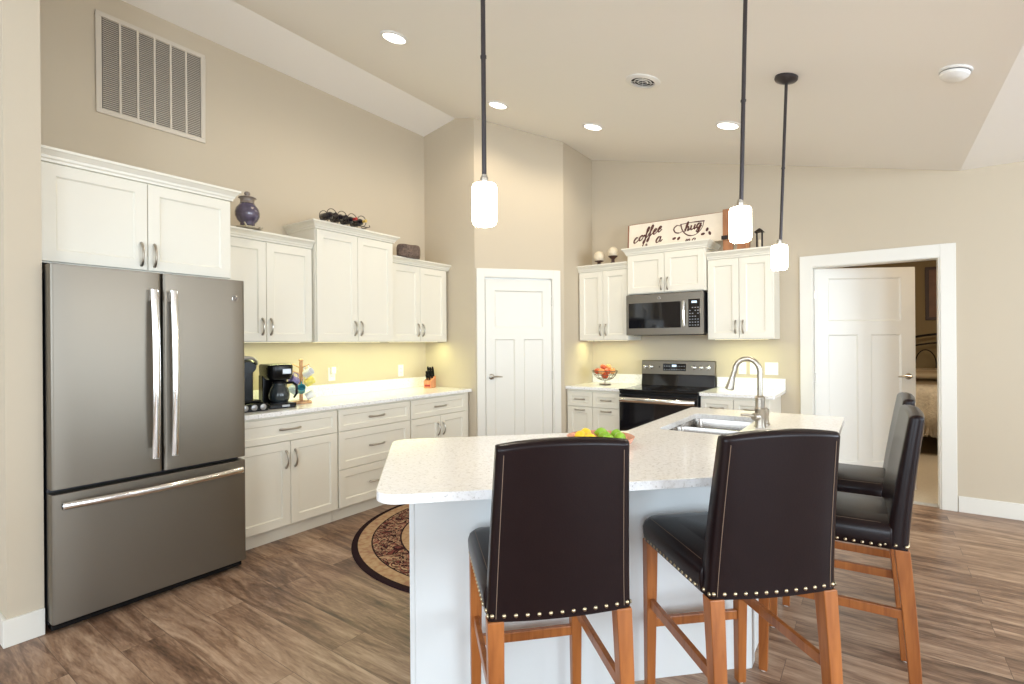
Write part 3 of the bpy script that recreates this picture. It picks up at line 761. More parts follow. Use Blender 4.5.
for c_ in range(9):
    for r_ in range(2):
        x = 0.250 + c_ * .026
        if r_ and 3 <= c_ <= 4: continue
        z = 1.084 + r_ * .034
        b = MB(); b.box(x - .006, x + .006, cy(z) - .0035, cy(z) - .001, z - .003, z + .003); b.build('key_button', 'key', pn_)
for x in (0.045, 0.105, 0.555, 0.625, 0.695):
    b = MB(); z = 1.108; y = cy(z)
    b.rings([[(x + r_ * math.cos(2 * math.pi * i / 20), y - k, z + r_ * math.sin(2 * math.pi * i / 20)) for i in range(20)] for k, r_ in ((0, .021), (.006, .021), (.008, .018), (.026, .016), (.028, .013))])
    b.box(x - .004, x + .004, y - .036, y - .02, z - .016, z + .016); b.build('knob', 'chrome', con, smooth=True)
b = MB(); b.box(0.192, 0.202, cy(1.108) - .006, cy(1.108), 1.102, 1.114); b.build('indicator_button', 'black', con)
# front
b = MB(); b.box(0.004, W - .004, -D - .040, -D - .0005, 0.868, 0.894); b.build('front_rail', 'black', rg, bevel=0.004)
b = MB(); b.box(0.003, W - .003, -D - .045, -D - .0005, 0.235, 0.862); od = b.build('oven_door', 'blackgloss', rg, bevel=0.006)
b = MB(); b.box(0.003, W - .003, -D - .040, -D - .0005, 0.030, 0.225); b.build('storage_drawer', 'slate', rg, bevel=0.005)
b = MB(); rs = []
for k in range(17):
    t = k / 16; x = 0.02 + (W - .04) * t; o = .035 + .016 * math.sin(math.pi * t); y = -D - .045 - o; z = .815
    rs.append([(x, y + .010 * math.cos(a) , z + .023 * math.sin(a)) for a in [2 * math.pi * i / 12 for i in range(12)]])
b.rings(rs)
for x in (0.035, W - .035): b.box(x - .014, x + .014, -D - .080, -D - .044, .798, .832)
b.build('oven_handle', 'chrome', od, smooth=True, angle=50)

# ------------------------------------------------------------------ bar stools
def make_stool():
    t = thing('bar_stool', '', 'bar stool', (0, 0, 0))
    zb, zt = 0.602, 1.084
    Wb, Wt = 0.418, 0.378
    # backrest: curved upholstered panel, raked back; grid of rings bottom -> top
    b = MB(); nz, nx = 12, 12
    def bk(u, v, side):
        """u across -1..1, v up 0..1; side 0 = outer (rear) face, 1 = front face"""
        w = (Wb + (Wt - Wb) * v) / 2
        topz = zb + (zt - zb) * v + 0.013 * (1 - u * u) * v ** 3 - 0.004 * (1 - u * u) * (1 - v)
        y = -0.250 - 0.052 * v ** 1.3 - 0.010 * (1 - u * u)
        th = 0.066 - 0.020 * v
        if side: y += th + 0.006 * (1 - u * u)
        edge = max(0, abs(u) - .93) / .07
        y += (0.006 if not side else -0.006) * edge ** 2
        return (u * w, y, topz)
    us = [-1, -.965, -.9, -.7, -.45, -.2, 0, .2, .45, .7, .9, .965, 1]
    vs_ = [0, .03, .1, .2, .35, .5, .65, .8, .9, .96, .99, 1]
    rs = []
    for v in vs_:
        rs.append([bk(u, v, 0) for u in us] + [bk(u, v, 1) for u in us[::-1]])
    # round the top a little
    top_ = [Vector(p) for p in rs[-1]]; cen = sum(top_, Vector()) / len(top_)
    rs.append([tuple(Vector((p.x, cen.y + (p.y - cen.y) * .75, p.z + .009))) for p in top_])
    rs.append([tuple(Vector((p.x * .99, cen.y + (p.y - cen.y) * .3, p.z + .013))) for p in top_])
    b.rings(rs); br = b.build('backrest', 'leather', t, smooth=True, angle=60)
    # stitched seams on the rear face
    for sg in (-1, 1):
        b = MB(); b.tube([tuple(Vector(bk(sg * .90, v, 0)) + Vector((0, -.0008, 0))) for v in (0.02, .1, .2, .35, .5, .65, .8, .9, .97)], .0011, 5); b.build('seam', 'stitch', br)
    # nailheads along the lower rear edge
    def nail(p, d, parent):
        bm_ = MB(); d = Vector(d).normalized(); a = d.orthogonal().normalized(); c = d.cross(a)
        bm_.rings([[tuple(Vector(p) + d * k + a * (r_ * math.cos(2 * math.pi * i / 8)) + c * (r_ * math.sin(2 * math.pi * i / 8))) for i in range(8)] for k, r_ in ((-.001, .0066), (.0018, .0060), (.0038, .0036), (.0045, .001))])
        bm_.build('nailhead', 'brass', parent, smooth=True, angle=80)
    for k in range(13):
        u = -.95 + 1.9 * k / 12; p = bk(u, .035, 0); nail(p, (0, -1, 0), br)
    # seat cushion
    b = MB(); sy0, sy1 = -0.205, 0.250; hw = 0.212
    def sring(z, ins, yc=0.0):
        return [(x, y, z + yc * (1 - ((x / hw) ** 2)) * 1.0) for x, y in round_poly([(-hw + ins, sy0), (hw - ins, sy0), (hw + .004 - ins, sy1 - ins), (-hw - .004 + ins, sy1 - ins)], [.01, .01, .035, .035], 4)]
    rs = [sring(.600, .004), sring(.603, .001), sring(.630, -.002), sring(.655, -.003), sring(.676, .003, .004), sring(.687, .015, .010), sring(.690, .040, .014), sring(.691, .09, .018)]
    b.rings(rs); st = b.build('seat', 'leather', t, smooth=True, angle=60)
    for sg in (-1, 1):
        b = MB(); b.tube([(sg * (hw - .020), -.17, .689), (sg * (hw - .019), 0, .690), (sg * (hw - .018), .20, .689), (sg * (hw - .017), .243, .677)], .0011, 5); b.build('seam', 'stitch', st)
        for k in range(15):
            nail((sg * (hw + .001), -.165 + .375 * k / 14, .612), (sg, 0, 0), st)
    for k in range(14): nail((-.178 + .356 * k / 13, .2495, .612), (0, 1, 0), st)
    for sg in (-1, 1):
        for k in range(3): nail((sg * (Wb / 2 + .0005), -.245 + k * .032, .617), (sg, 0, 0), br)
    # legs
    def leg(x0, y0, x1, y1, ztop, a0, a1, curve=0.0):
        b = MB(); rs = []
        for k in range(9):
            v = k / 8; z = 0.006 + (ztop - 0.006) * v
            x = x1 + (x0 - x1) * v; y = y1 + (y0 - y1) * v + curve * v * (1 - v) * 4
            h = a1 + (a0 - a1) * v
            rs.append([(x - h, y - h, z), (x + h, y - h, z), (x + h, y + h, z), (x - h, y + h, z)])
        b.rings(rs); o = b.build('leg', 'cherry', t, bevel=0.003)
        b = MB(); b.lathe([(0, 0), (.010, 0), (.012, .003), (.012, .007)], (x1, y1, 0), 12); b.build('glide', 'white', o, smooth=True)
    for sg in (-1, 1):
        leg(sg * .190, .222, sg * .192, .232, .602, .0225, .0165)
        leg(sg * .188, -.232, sg * .192, -.275, .602, .0235, .0180, -.004)
    def xat(z): return .1915
    b = MB(); b.box(-.185, .185, .216, .236, .262, .298); b.build('front_stretcher', 'cherry', t, bevel=0.003)
    for sg in (-1, 1):
        b = MB(); x = sg * .191
        b.hexa([(x - .009, -.258, .345), (x + .009, -.258, .345), (x + .009, .220, .345), (x - .009, .220, .345)], [(x - .009, -.254, .380), (x + .009, -.254, .380), (x + .009, .220, .380), (x - .009, .220, .380)])
        b.build('side_stretcher', 'cherry', t, bevel=0.002)
    # seat rail under the cushion
    b = MB(); b.box(-.165, .165, -.200, .200, .592, .601); b.build('seat_rail', 'cherry', t)
    return t
stool = make_stool()
spots = [(3.072, -3.962, 46, 'dark brown leather bar stool at the left end of the island, nearest the rug'),
         (3.552, -3.488, 44, 'dark brown leather bar stool with its back to the camera, in front of the sink'),
         (3.814, -2.850, 93, 'dark leather bar stool seen side on, right of the island, nearer the camera'),
         (3.822, -2.215, 92, 'farthest dark brown leather bar stool, half hidden behind the side facing one')]
for i, (x, y, a, lab) in enumerate(spots):
    o = stool if i == 0 else copy_tree(stool)
    o.location = (x, y, 0); o.rotation_euler = (0, 0, R(a)); tag(o, lab, 'bar stool', 'leather bar stools around the island')

# ------------------------------------------------------------------ pendants, downlights, vents, detector
def make_pendant(label, x, y, zbot, lean=0.0):
    zc = ceil_z(x + lean) ; L_ = zc - zbot
    t = thing('pendant_lamp', label, 'lamp', (x, y, zbot), 0, 'pendant lamps over the island')
    r0, h = 0.0455, 0.150
    b = MB(); b.lathe([(.030, .004), (r0 - .012, .000), (r0 - .004, .004), (r0, .016), (r0, h - .012), (r0 - .004, h - .003), (r0 - .012, h), (.012, h + .002)], seg=28)
    b.build('lamp_shade', 'glassglow', t, smooth=True, angle=70)
    b = MB(); b.lathe([(.014, h), (.0145, h + .003), (.0145, h + .022), (.011, h + .025), (.011, h + .032), (.008, h + .035)], seg=20); b.build('socket_cap', 'nickel', t, smooth=True)
    top_ = L_
    def at(z): return (lean * (z / top_), 0, z)
    b = MB(); b.tube([at(h + .03), at(top_ - .02)], .0088, 10)
    for z in (h + .46, h + .92):
        if z < top_ - .1: b.tube([at(z - .004), at(z + .004)], .0115, 10)
    b.build('rod', 'bronze', t, smooth=True)
    b = MB(); b.lathe([(.012, -.040), (.020, -.036), (.058, -.022), (.064, -.014), (.064, .0)], seg=28)
    o = b.build('ceiling_canopy', 'bronze', t, smooth=True); o.location = (lean, 0, top_); o.rotation_euler = (0, math.atan2(0.98, 4.085), 0)
    point_light('pendant_bulb_light', (0, 0, -0.03), 5.0, WARM, 0.04, t)
    return t
make_pendant('left pendant lamp, closest to the camera, above the end of the island', 2.83, -3.94, 1.799)
make_pendant('middle pendant lamp, in front of the coffee sign', 3.505, -3.0, 1.806, 0.03)
make_pendant('right pendant lamp with its ceiling canopy showing, farthest from the camera', 3.512, -1.935, 1.803, 0.045)

tilt = math.atan2(0.98, 4.085)
def downlight(label, x, y):
    t = thing('recessed_light', label, 'ceiling light', (x, y, ceil_z(x)), 0, 'recessed ceiling lights'); t.rotation_euler = (0, tilt, 0)
    b = MB(); b.lathe([(.095, .0), (.098, -.004), (.092, -.009), (.078, -.010), (.076, .0)], seg=32, cap=False); b.build('trim_ring', 'white', t, smooth=True)
    b = MB(); b.lathe([(.001, -.0055), (.060, -.0055), (.077, -.004)], seg=32, cap=False); b.build('lens', 'lens', t, smooth=True)
    point_light('downlight_bulb_light', (0, 0, -0.03), 18, (1.0, 0.86, 0.65), 0.06, t, spot=150)
downlight('recessed ceiling light above the refrigerator, nearest the camera', 1.27, -2.966)
downlight('recessed ceiling light just right of the left pendant rod', 1.235, -1.723)
downlight('recessed ceiling light in front of the pantry corner', 1.878, -1.126)
downlight('recessed ceiling light left of the middle pendant rod, above the wall cabinets', 3.046, -1.118)
# round air diffuser
t = thing('ceiling_vent', 'round white ceiling air diffuser with dark slots', 'vent', (2.694, -2.01, ceil_z(2.694))); t.rotation_euler = (0, tilt, 0)
b = MB(); b.lathe([(.118, 0), (.118, -.004), (.105, -.010), (.082, -.012), (.080, -.001)], seg=36, cap=False); b.build('outer_ring', 'white', t, smooth=True)
b = MB(); b.lathe([(.001, -.0015), (.081, -.0015)], seg=30, cap=False); b.build('duct_opening', 'dark', t)
for r_ in (.058, .034):
    b = MB(); b.lathe([(r_ + .0025, -.006), (r_ + .003, -.010), (r_ - .002, -.012), (r_ - .0015, -.010)], seg=30, cap=False); b.build('louver_ring', 'white', t, smooth=True)
b = MB()
for a in (0.4, 0.4 + math.pi / 2): b.tube([(.08 * math.cos(a), .08 * math.sin(a), -.009), (-.08 * math.cos(a), -.08 * math.sin(a), -.009)], .0016, 6)
b.build('crossbar', 'white', t)
# smoke detector
t = thing('smoke_detector', 'round white smoke detector on the sloping ceiling near the right', 'smoke detector', (4.33, -1.896, ceil_z(4.33))); t.rotation_euler = (0, tilt, 0)
b = MB(); b.lathe([(.070, 0), (.070, -.010), (.064, -.013)], seg=32); b.build('mounting_plate', 'white', t, smooth=True)
b = MB(); b.lathe([(.060, -.012), (.064, -.016), (.062, -.030), (.046, -.044), (.020, -.048), (.001, -.048)], seg=32); b.build('detector_body', 'white', t, smooth=True)
b = MB(); b.lathe([(.0625, -.0125), (.0652, -.0155), (.0625, -.018)], seg=32, cap=False); b.build('vent_slot', 'dark', t)
# return air grille on the left wall: local x along +Y
t = thing('return_air_grille', 'large white return air grille with six louvered bays high on the left wall', 'vent', (0, -4.29, 2.845), LR)
W, H = 0.642, 0.642
b = MB(); y = -.012
b.box(0, W, y, 0, 0, .030); b.box(0, W, y, 0, H - .030, H); b.box(0, .030, y, 0, .030, H - .030); b.box(W - .030, W, y, 0, .030, H - .030); b.build('grille_frame', 'whitemetal', t, bevel=0.003)
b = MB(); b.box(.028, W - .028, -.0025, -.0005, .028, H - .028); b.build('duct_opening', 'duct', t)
bw_ = (W - .06) / 6
b = MB()
for k in range(1, 6): b.box(.030 + bw_ * k - .006, .030 + bw_ * k + .006, -.013, -.002, .030, H - .030)
b.build('mullions', 'whitemetal', t)
for k in range(6):
    b = MB(); n = 46
    for j in range(n):
        z = .034 + (H - .068) * j / (n - 1)
        b.hexa([(.030 + bw_ * k + .006, -.011, z - .0048), (.030 + bw_ * (k + 1) - .006, -.011, z - .0048), (.030 + bw_ * (k + 1) - .006, -.004, z + .0030), (.030 + bw_ * k + .006, -.004, z + .0030)],
               [(.030 + bw_ * k + .006, -.011, z - .0036), (.030 + bw_ * (k + 1) - .006, -.011, z - .0036), (.030 + bw_ * (k + 1) - .006, -.004, z + .0042), (.030 + bw_ * k + .006, -.004, z + .0042)])
    b.build('louver_bay', 'whitemetal', t)

# ------------------------------------------------------------------ wall plates
def plate(label, cat, loc, rz, w, kinds, name):
    t = thing(name, label, cat, loc, rz)
    b = MB(); b.box(-w / 2, w / 2, -.006, -.0005, -.060, .060); b.build('cover_plate', 'white', t, bevel=0.003)
    n = len(kinds)
    for k, kd in enumerate(kinds):
        x = (k - (n - 1) / 2) * .046
        if kd == 'outlet':
            for z in (-.020, .020):
                b = MB(); b.use('white').box(x - .016, x + .016, -.0085, -.005, z - .014, z + .014); b.use('dark')
                b.box(x - .008, x - .006, -.0088, -.0082, z - .004, z + .006); b.box(x + .006, x + .008, -.0088, -.0082, z - .004, z + .006)
                b.build('socket', None, t)
        else:
            b = MB(); b.use('white').box(x - .0165, x + .0165, -.0085, -.005, -.033, .033); b.build('rocker', None, t, bevel=0.002)
    return t
t = plate('white wall outlet with a small plug-in unit, behind the mug tree', 'outlet', (0, -2.598, 1.105), LR, .072, ['outlet'], 'wall_outlet')
p = thing('plug_in_night_light', 'small white plug-in unit in the upper socket of the left wall outlet', 'night light', (0, -2.598, 1.125), LR)
b = MB(); b.box(-.022, .022, -.040, -.0092, -.020, .045); b.build('unit_body', 'white', p, bevel=0.006)
b = MB(); b.box(-.016, .016, -.0425, -.039, .005, .038); b.build('diffuser', 'ledglow', p)
plate('white wall outlet on the left backsplash, nearest the knife block', 'outlet', (0, -1.780, 1.098), LR, .072, ['outlet'], 'wall_outlet')
plate('white single wall plate just right of the range console', 'outlet', (2.918, 0, 1.11), 0, .072, ['outlet'], 'wall_outlet')
plate('white single switch plate seen through the faucet arch', 'light switch', (3.022, 0, 1.11), 0, .072, ['rocker'], 'light_switch')
plate('white double switch plate nearest the bedroom doorway', 'light switch', (3.176, 0, 1.11), 0, .116, ['rocker', 'rocker'], 'light_switch')

# ------------------------------------------------------------------ rug
t = MB(); t.lathe([(.001, .0105), (1.048, .0105), (1.058, .0085), (1.061, .0005), (.001, .0005)], seg=96, cap=False)
o = t.build('round_rug', 'rug'); o.location = (1.745, -2.385, 0.0)
tag(o, 'round dark red and beige floral rug on the wood floor', 'rug')

# ------------------------------------------------------------------ things on the left wall cabinets
M['purpleglaze'] = mat('purple_ceramic_glaze', (0.085, 0.070, 0.120), 0.15, spec=0.7, coat=0.5, vary=(22, 0.75))
M['greyglaze'] = mat('grey_brown_glaze', (0.22, 0.18, 0.15), 0.3, vary=(40, 0.4))
M['twig'] = mat('pale_driftwood', (0.42, 0.37, 0.27), 0.7, vary=(30, 0.3))
t = thing('lidded_jar', 'purple and brown glazed ceramic jar with lid on a twig stand', 'jar', (0.345, -3.520, 2.1925)); t.scale = (.93, .93, .93)
b = MB(); b.lathe([(.048, .030), (.052, .036), (.050, .048), (.070, .070), (.084, .100), (.087, .128), (.080, .160), (.060, .186), (.053, .198)], seg=32); b.build('jar_body', 'purpleglaze', t, smooth=True, angle=60)
b = MB(); b.lathe([(.054, .197), (.049, .208), (.050, .230), (.057, .238)], seg=28); b.build('jar_neck', 'greyglaze', t, smooth=True, angle=60)
b = MB(); b.lathe([(.060, .238), (.064, .241), (.060, .246), (.040, .252), (.016, .256), (.015, .262), (.021, .270), (.022, .280), (.016, .290), (.003, .293)], seg=28); b.build('lid', 'greyglaze', t, smooth=True, angle=60)
b = MB()
for k in range(6):
    a = k * math.pi / 3 + .3
    b.tube([(.02 * math.cos(a), .02 * math.sin(a), .024), (.06 * math.cos(a), .06 * math.sin(a), .014), (.095 * math.cos(a + .2), .095 * math.sin(a + .2), .010), (.115 * math.cos(a + .1), .115 * math.sin(a + .1), .034 if k % 2 else .012)], [.010, .009, .008, .005], 8)
rs = 0
b.lathe([(.085, .004), (.090, .010), (.085, .018), (.075, .018), (.072, .010), (.075, .002)], seg=24, cap=False)
b.lathe([(.012, .012), (.034, .018), (.036, .028), (.012, .030)], seg=16)
b.build('twig_stand', 'twig', t, smooth=True)

M['bottleglass'] = mat('dark_bottle_glass', (0.012, 0.008, 0.012), 0.12, spec=0.7)
M['redfoil'] = mat('red_capsule', (0.35, 0.02, 0.02), 0.35)
M['goldfoil'] = mat('gold_capsule', (0.65, 0.45, 0.10), 0.35, 0.3)
t = thing('wine_rack', 'black scrolled metal wine rack on top of the tallest wall cabinet', 'wine rack', (0.425, -2.775, 2.3525), R(90)); t.scale = (.84, .84, .84)
b = MB()
for y in (-.060, .060):
    b.tube([(-.25, y, .010), (-.12, y, .010), (.12, y, .010), (.25, y, .010), (.275, y, .022), (.265, y, .036)], .004, 6)
for k in range(4):
    cx = -.17 + k * .115
    for y in (-.060, .060):
        b.tube([(cx + .052 * math.cos(a), y, .062 + .052 * math.sin(a)) for a in [2 * math.pi * j / 20 for j in range(21)]], .0032, 6)
for x in (-.24, 0, .24): b.tube([(x, -.06, .007), (x, .06, .007)], .004, 6)
b.build('rack_frame', 'iron', t, smooth=True)
for k, (foil, lb) in enumerate((('bottleglass', 'dark wine bottle at the left end of the scrolled rack'), ('bottleglass', 'dark wine bottle second from left in the scrolled rack'), ('redfoil', 'dark wine bottle with red capsule in the scrolled rack'), ('goldfoil', 'dark wine bottle with gold capsule at the right end of the scrolled rack'))):
    v = thing('wine_bottle', lb, 'bottle', (0.425, -2.775 + (-.17 + k * .115) * .84, 2.3525 + .0555 * .84), 0, 'wine bottles in the rack on the cabinet')
    v.rotation_euler = (0, R(90), 0); v.scale = (.84, .84, .84)
    b = MB(); b.lathe([(.001, -.10), (.030, -.098), (.035, -.09), (.035, .03), (.030, .05), (.014, .065), (.0125, .10)], seg=20); b.build('bottle_body', 'bottleglass', v, smooth=True, angle=50)
    b = MB(); b.lathe([(.0132, .070), (.0132, .118), (.0150, .119), (.0150, .126), (.001, .127)], seg=16); b.build('capsule', foil, v, smooth=True, angle=50)

M['agate'] = mat('mottled_brown_stone', (0.19, 0.13, 0.10), 0.7, bump=(55, 1.0, 0.05), vary=(45, 0.95))
b = MB(); n = 28; rs = []
for z, s_ in ((0, .88), (.012, .97), (.04, 1.0), (.090, 1.0), (.112, .95), (.120, .82)):
    rs.append([((.095 * s_) * math.cos(a) * (1 + .05 * math.sin(5 * a)), (.135 * s_) * math.sin(a) * (1 + .04 * math.cos(7 * a)), z + .004 * math.sin(3 * a)) for a in [2 * math.pi * k / n for k in range(n)]])
b.rings(rs); o = b.build('woven_basket', 'agate', smooth=True, angle=60); o.location = (0.350, -1.985, 2.1885); o.rotation_euler = (0, 0, R(8))
tag(o, 'small mottled brown oval basket on the wall cabinet near the pantry', 'basket')

# ------------------------------------------------------------------ on the left counter
CT = 0.9145
M['silver'] = mat('silver_plastic', (0.33, 0.33, 0.34), 0.3, 0.7)
M['clearglass'] = mat('carafe_glass', (0.04, 0.05, 0.055), 0.04, spec=0.6, trans=0.25)
M['coffee'] = mat('dark_coffee', (0.02, 0.01, 0.006), 0.2)
t = thing('pod_coffee_maker', 'black pod coffee maker with a silver rimmed top half hidden by the refrigerator', 'coffee maker', (0.33, -3.585, CT), R(85))
# local: front -y -> +X ; 
b = MB(); b.box(-.125, .125, -.185, .13, 0, .055); dr_ = b.build('pod_drawer', 'black', t, bevel=0.006)
for k in range(4):
    x = -.09 + k * .06
    bb = MB(); bb.rings([[(x + r_ * math.cos(2 * math.pi * i / 16), -.185 - q, .028 + r_ * math.sin(2 * math.pi * i / 16)) for i in range(16)] for q, r_ in ((0, .021), (.004, .021), (.006, .018))]); bb.build('pod_lid', 'silver', dr_, smooth=True)
b = MB(); b.box(-.095, .095, -.02, .12, .056, .30); b.box(-.095, .095, -.150, -.02, .056, .075); b.build('machine_body', 'black', t, bevel=0.012, bseg=3)
b = MB(); rs = []
for y, zc_, h_, w_ in ((.12, .30, .03, .080), (.06, .315, .055, .092), (-.04, .318, .062, .092), (-.11, .310, .056, .080), (-.15, .300, .040, .060)):
    rs.append([(w_ * math.cos(a), y, zc_ + h_ * math.sin(a)) for a in [2 * math.pi * k / 20 for k in range(20)]])
b.rings(rs); hd = b.build('brew_head', 'black', t, smooth=True, angle=50)
b = MB(); b.tube([(.078 * math.cos(a), -.115 - .030 * math.sin(a), .325 + .045 * math.sin(a)) for a in [math.pi * k / 14 for k in range(15)]], .009, 8, flat=1.6); b.build('handle', 'silver', hd, smooth=True)

t = thing('drip_coffee_maker', 'black drip coffee maker with a glass carafe and silver control band', 'coffee maker', (0.36, -3.330, CT), R(80))
b = MB(); b.box(-.095, .095, -.155, .10, 0, .035); b.build('base', 'black', t, bevel=0.008, bseg=3)
b = MB(); b.lathe([(.001, .0355), (.062, .0355), (.062, .040), (.001, .040)], (0, -.075, 0), 24); b.build('warming_plate', 'slatedark', t, smooth=True)
b = MB(); b.box(-.088, .088, .005, .095, .034, .235); b.build('water_tank', 'black', t, bevel=0.008, bseg=3)
b = MB(); 
rs = [[(x * s_, (y + .02) * s_ - .02, z) for x, y in round_poly([(-.088, -.145), (.088, -.145), (.088, .095), (-.088, .095)], [.05, .05, .015, .015], 5)] for z, s_ in ((.205, .86), (.225, .97), (.300, 1.0), (.312, .97), (.316, .9))]
b.rings(rs); hd = b.build('brew_basket', 'black', t, smooth=True, angle=40)
b = MB(); b.box(-.002, .060, -.1485, -.140, .246, .284); b.build('control_band', 'silver', hd, bevel=0.003)
b = MB(); b.box(-.010, .045, -.158, -.153, .010, .026); b.build('front_plate', 'silver', t, bevel=0.002)
ca = MB(); ca.lathe([(.045, .041), (.058, .044), (.070, .065), (.072, .095), (.062, .135), (.046, .165), (.044, .178), (.048, .184)], (0, -.075, 0), 28); car = ca.build('carafe', 'clearglass', t, smooth=True, angle=60)
b = MB(); b.lathe([(.043, .043), (.056, .046), (.0675, .065), (.068, .085), (.001, .085)], (0, -.075, 0), 24, cap=False); b.build('coffee', 'coffee', car, smooth=True, angle=60)
b = MB(); b.lathe([(.050, .178), (.051, .192), (.030, .200), (.001, .202)], (0, -.075, 0), 24); b.build('carafe_lid', 'black', car, smooth=True)
b = MB(); b.tube([(.045, -.095, .178), (.080, -.125, .180), (.100, -.140, .160), (.100, -.140, .100), (.085, -.128, .070)], [.009, .010, .010, .009, .007], 8); b.build('carafe_handle', 'black', car, smooth=True)

M['pine'] = mat_wood('light_pine_wood', (0.50, 0.26, 0.13), (0.68, 0.42, 0.24), 0.5)
M['mugwhite'] = mat('white_glazed_mug', (0.82, 0.82, 0.84), 0.15)
M['mugpurple'] = mat('purple_patterned_mug', (0.30, 0.25, 0.50), 0.2, vary=(60, 0.5))
M['mugteal'] = mat('teal_mug', (0.06, 0.34, 0.40), 0.2)
M['mugyellow'] = mat('yellow_patterned_mug', (0.72, 0.62, 0.14), 0.2, vary=(50, 0.4))
M['mugblue'] = mat('pale_blue_mug', (0.52, 0.62, 0.80), 0.2)
tx, ty = 0.300, -3.085
t = thing('mug_tree', 'light wooden mug tree on the left counter beside the drip coffee maker', 'mug tree', (tx, ty, CT))
b = MB(); b.lathe([(.001, 0), (.078, 0), (.080, .006), (.074, .014), (.020, .016)], seg=28); b.build('base', 'pine', t, smooth=True)
b = MB(); b.box(-.011, .011, -.011, .011, .014, .325); b.build('post', 'pine', t, bevel=0.003)
b = MB(); b.lathe([(.010, .325), (.016, .330), (.018, .338), (.010, .346)], seg=16); b.build('finial', 'pine', t, smooth=True)
pegs = [(R(20), .285), (R(200), .285), (R(100), .235), (R(280), .235), (R(340), .175), (R(150), .175)]
for a, z in pegs:
    b = MB(); b.tube([(.008 * math.cos(a), .008 * math.sin(a), z - .01), (.075 * math.cos(a), .075 * math.sin(a), z + .018)], .005, 8); b.build('peg', 'pine', t, smooth=True)
def mug(label, a, z, m, rr_=.030):
    o = thing('coffee_mug', label, 'mug', (tx + .066 * math.cos(a), ty + .066 * math.sin(a), CT + z - .052), a, 'mugs hanging on the mug tree')
    o.rotation_euler = (R(62), 0, a + R(90))
    b = MB(); b.lathe([(.001, -.034), (rr_ - .004, -.034), (rr_, -.028), (rr_, .034), (rr_ - .003, .036), (rr_ - .004, .030), (rr_ - .005, -.026), (.001, -.028)], seg=22, cap=False); bo = b.build('mug_body', m, o, smooth=True, angle=50)
    b = MB(); b.tube([(0, rr_ - .002, .026), (0, rr_ + .020, .026), (0, rr_ + .027, .010), (0, rr_ + .026, -.008), (0, rr_ + .018, -.020), (0, rr_ - .002, -.024)], .0042, 8); b.build('mug_handle', m, o, smooth=True)
mug('purple patterned mug hanging on the mug tree', R(280), .235, 'mugpurple')
mug('white mug hanging at the right of the mug tree', R(20), .290, 'mugwhite')
mug('pale blue mug low on the left of the mug tree', R(200), .150, 'mugblue')
mug('teal mug below the purple mug on the mug tree', R(330), .165, 'mugteal')
mug('yellow patterned mug on the right side of the mug tree', R(80), .215, 'mugyellow')
mug('white mug with lilac print low on the right of the mug tree', R(60), .110, 'mugwhite')

M['knifewood'] = mat_wood('reddish_block_wood', (0.55, 0.20, 0.09), (0.70, 0.32, 0.16), 0.5)
t = thing('knife_block', 'small reddish wooden knife block in the pantry corner of the left counter', 'knife block', (0.215, -1.575, CT), R(20))
b = MB(); b.extr([(-.060, 0), (.060, 0), (.060, .125), (-.060, .075)], 'x', -.042, .042)
bl = b.build('block', 'knifewood', t, bevel=0.004)
b = MB(); b.box(-.030, .030, -.0612, -.060, .018, .038); b.build('front_label', 'redfoil', bl)
for k, (x, y, l) in enumerate(((-.026, .035, .105), (.0, .035, .10), (.026, .035, .105), (-.026, 0, .075), (.0, 0, .08), (.026, 0, .075), (-.013, -.035, .06), (.013, -.035, .06))):
    kn = thing('kitchen_knife', 'black handled knife standing in the knife block', 'knife', (0.215, -1.575, CT), R(20), 'knives in the knife block')
    z0 = .100 + (y / .06) * .025
    b = MB(); b.tube([(x, y, z0 + .004), (x, y - .010, z0 + l * .4), (x, y - .022, z0 + l * .8), (x, y - .026, z0 + l)], [.008, .0095, .010, .007], 8, flat=1.3); b.build('knife_handle', 'black', kn, smooth=True)

# ------------------------------------------------------------------ back counter: footed wire bowl with fruit
M['wire'] = mat('bronze_wire', (0.20, 0.16, 0.12), 0.35, 0.9)
bx, by = 1.592, -0.30
t = thing('wire_fruit_bowl', 'footed bronze wire bowl full of red fruit left of the range', 'fruit bowl', (bx, by, CT))
b = MB()
def hoop(r_, z, q=.0028): b.tube([(r_ * math.cos(a), r_ * math.sin(a), z) for a in [2 * math.pi * k / 32 for k in range(33)]], q, 6)
hoop(.060, .005, .004); hoop(.135, .150, .004); hoop(.085, .070); hoop(.118, .108)
b.tube([(0, 0, .002), (0, 0, .045)], .005, 8); b.lathe([(.001, .002), (.058, .003), (.060, .007), (.001, .010)], seg=24)
for k in range(18):
    a = 2 * math.pi * k / 18; q = .07 * (-1) ** k
    b.tube([(.006 * math.cos(a), .006 * math.sin(a), .045), (.05 * math.cos(a), .05 * math.sin(a), .052), (.088 * math.cos(a + q), .088 * math.sin(a + q), .072), (.120 * math.cos(a), .120 * math.sin(a), .110), (.135 * math.cos(a - q), .135 * math.sin(a - q), .150)], .0018, 5)
b.build('wire_basket', 'wire', t, smooth=True)
M['redapple'] = mat('red_orange_fruit_skin', (0.62, 0.10, 0.035), 0.3, vary=(25, 0.4))
M['peach'] = mat('peach_fruit_skin', (0.80, 0.34, 0.12), 0.4, vary=(20, 0.3))
M['stem'] = mat('brown_stem', (0.10, 0.06, 0.03), 0.7)
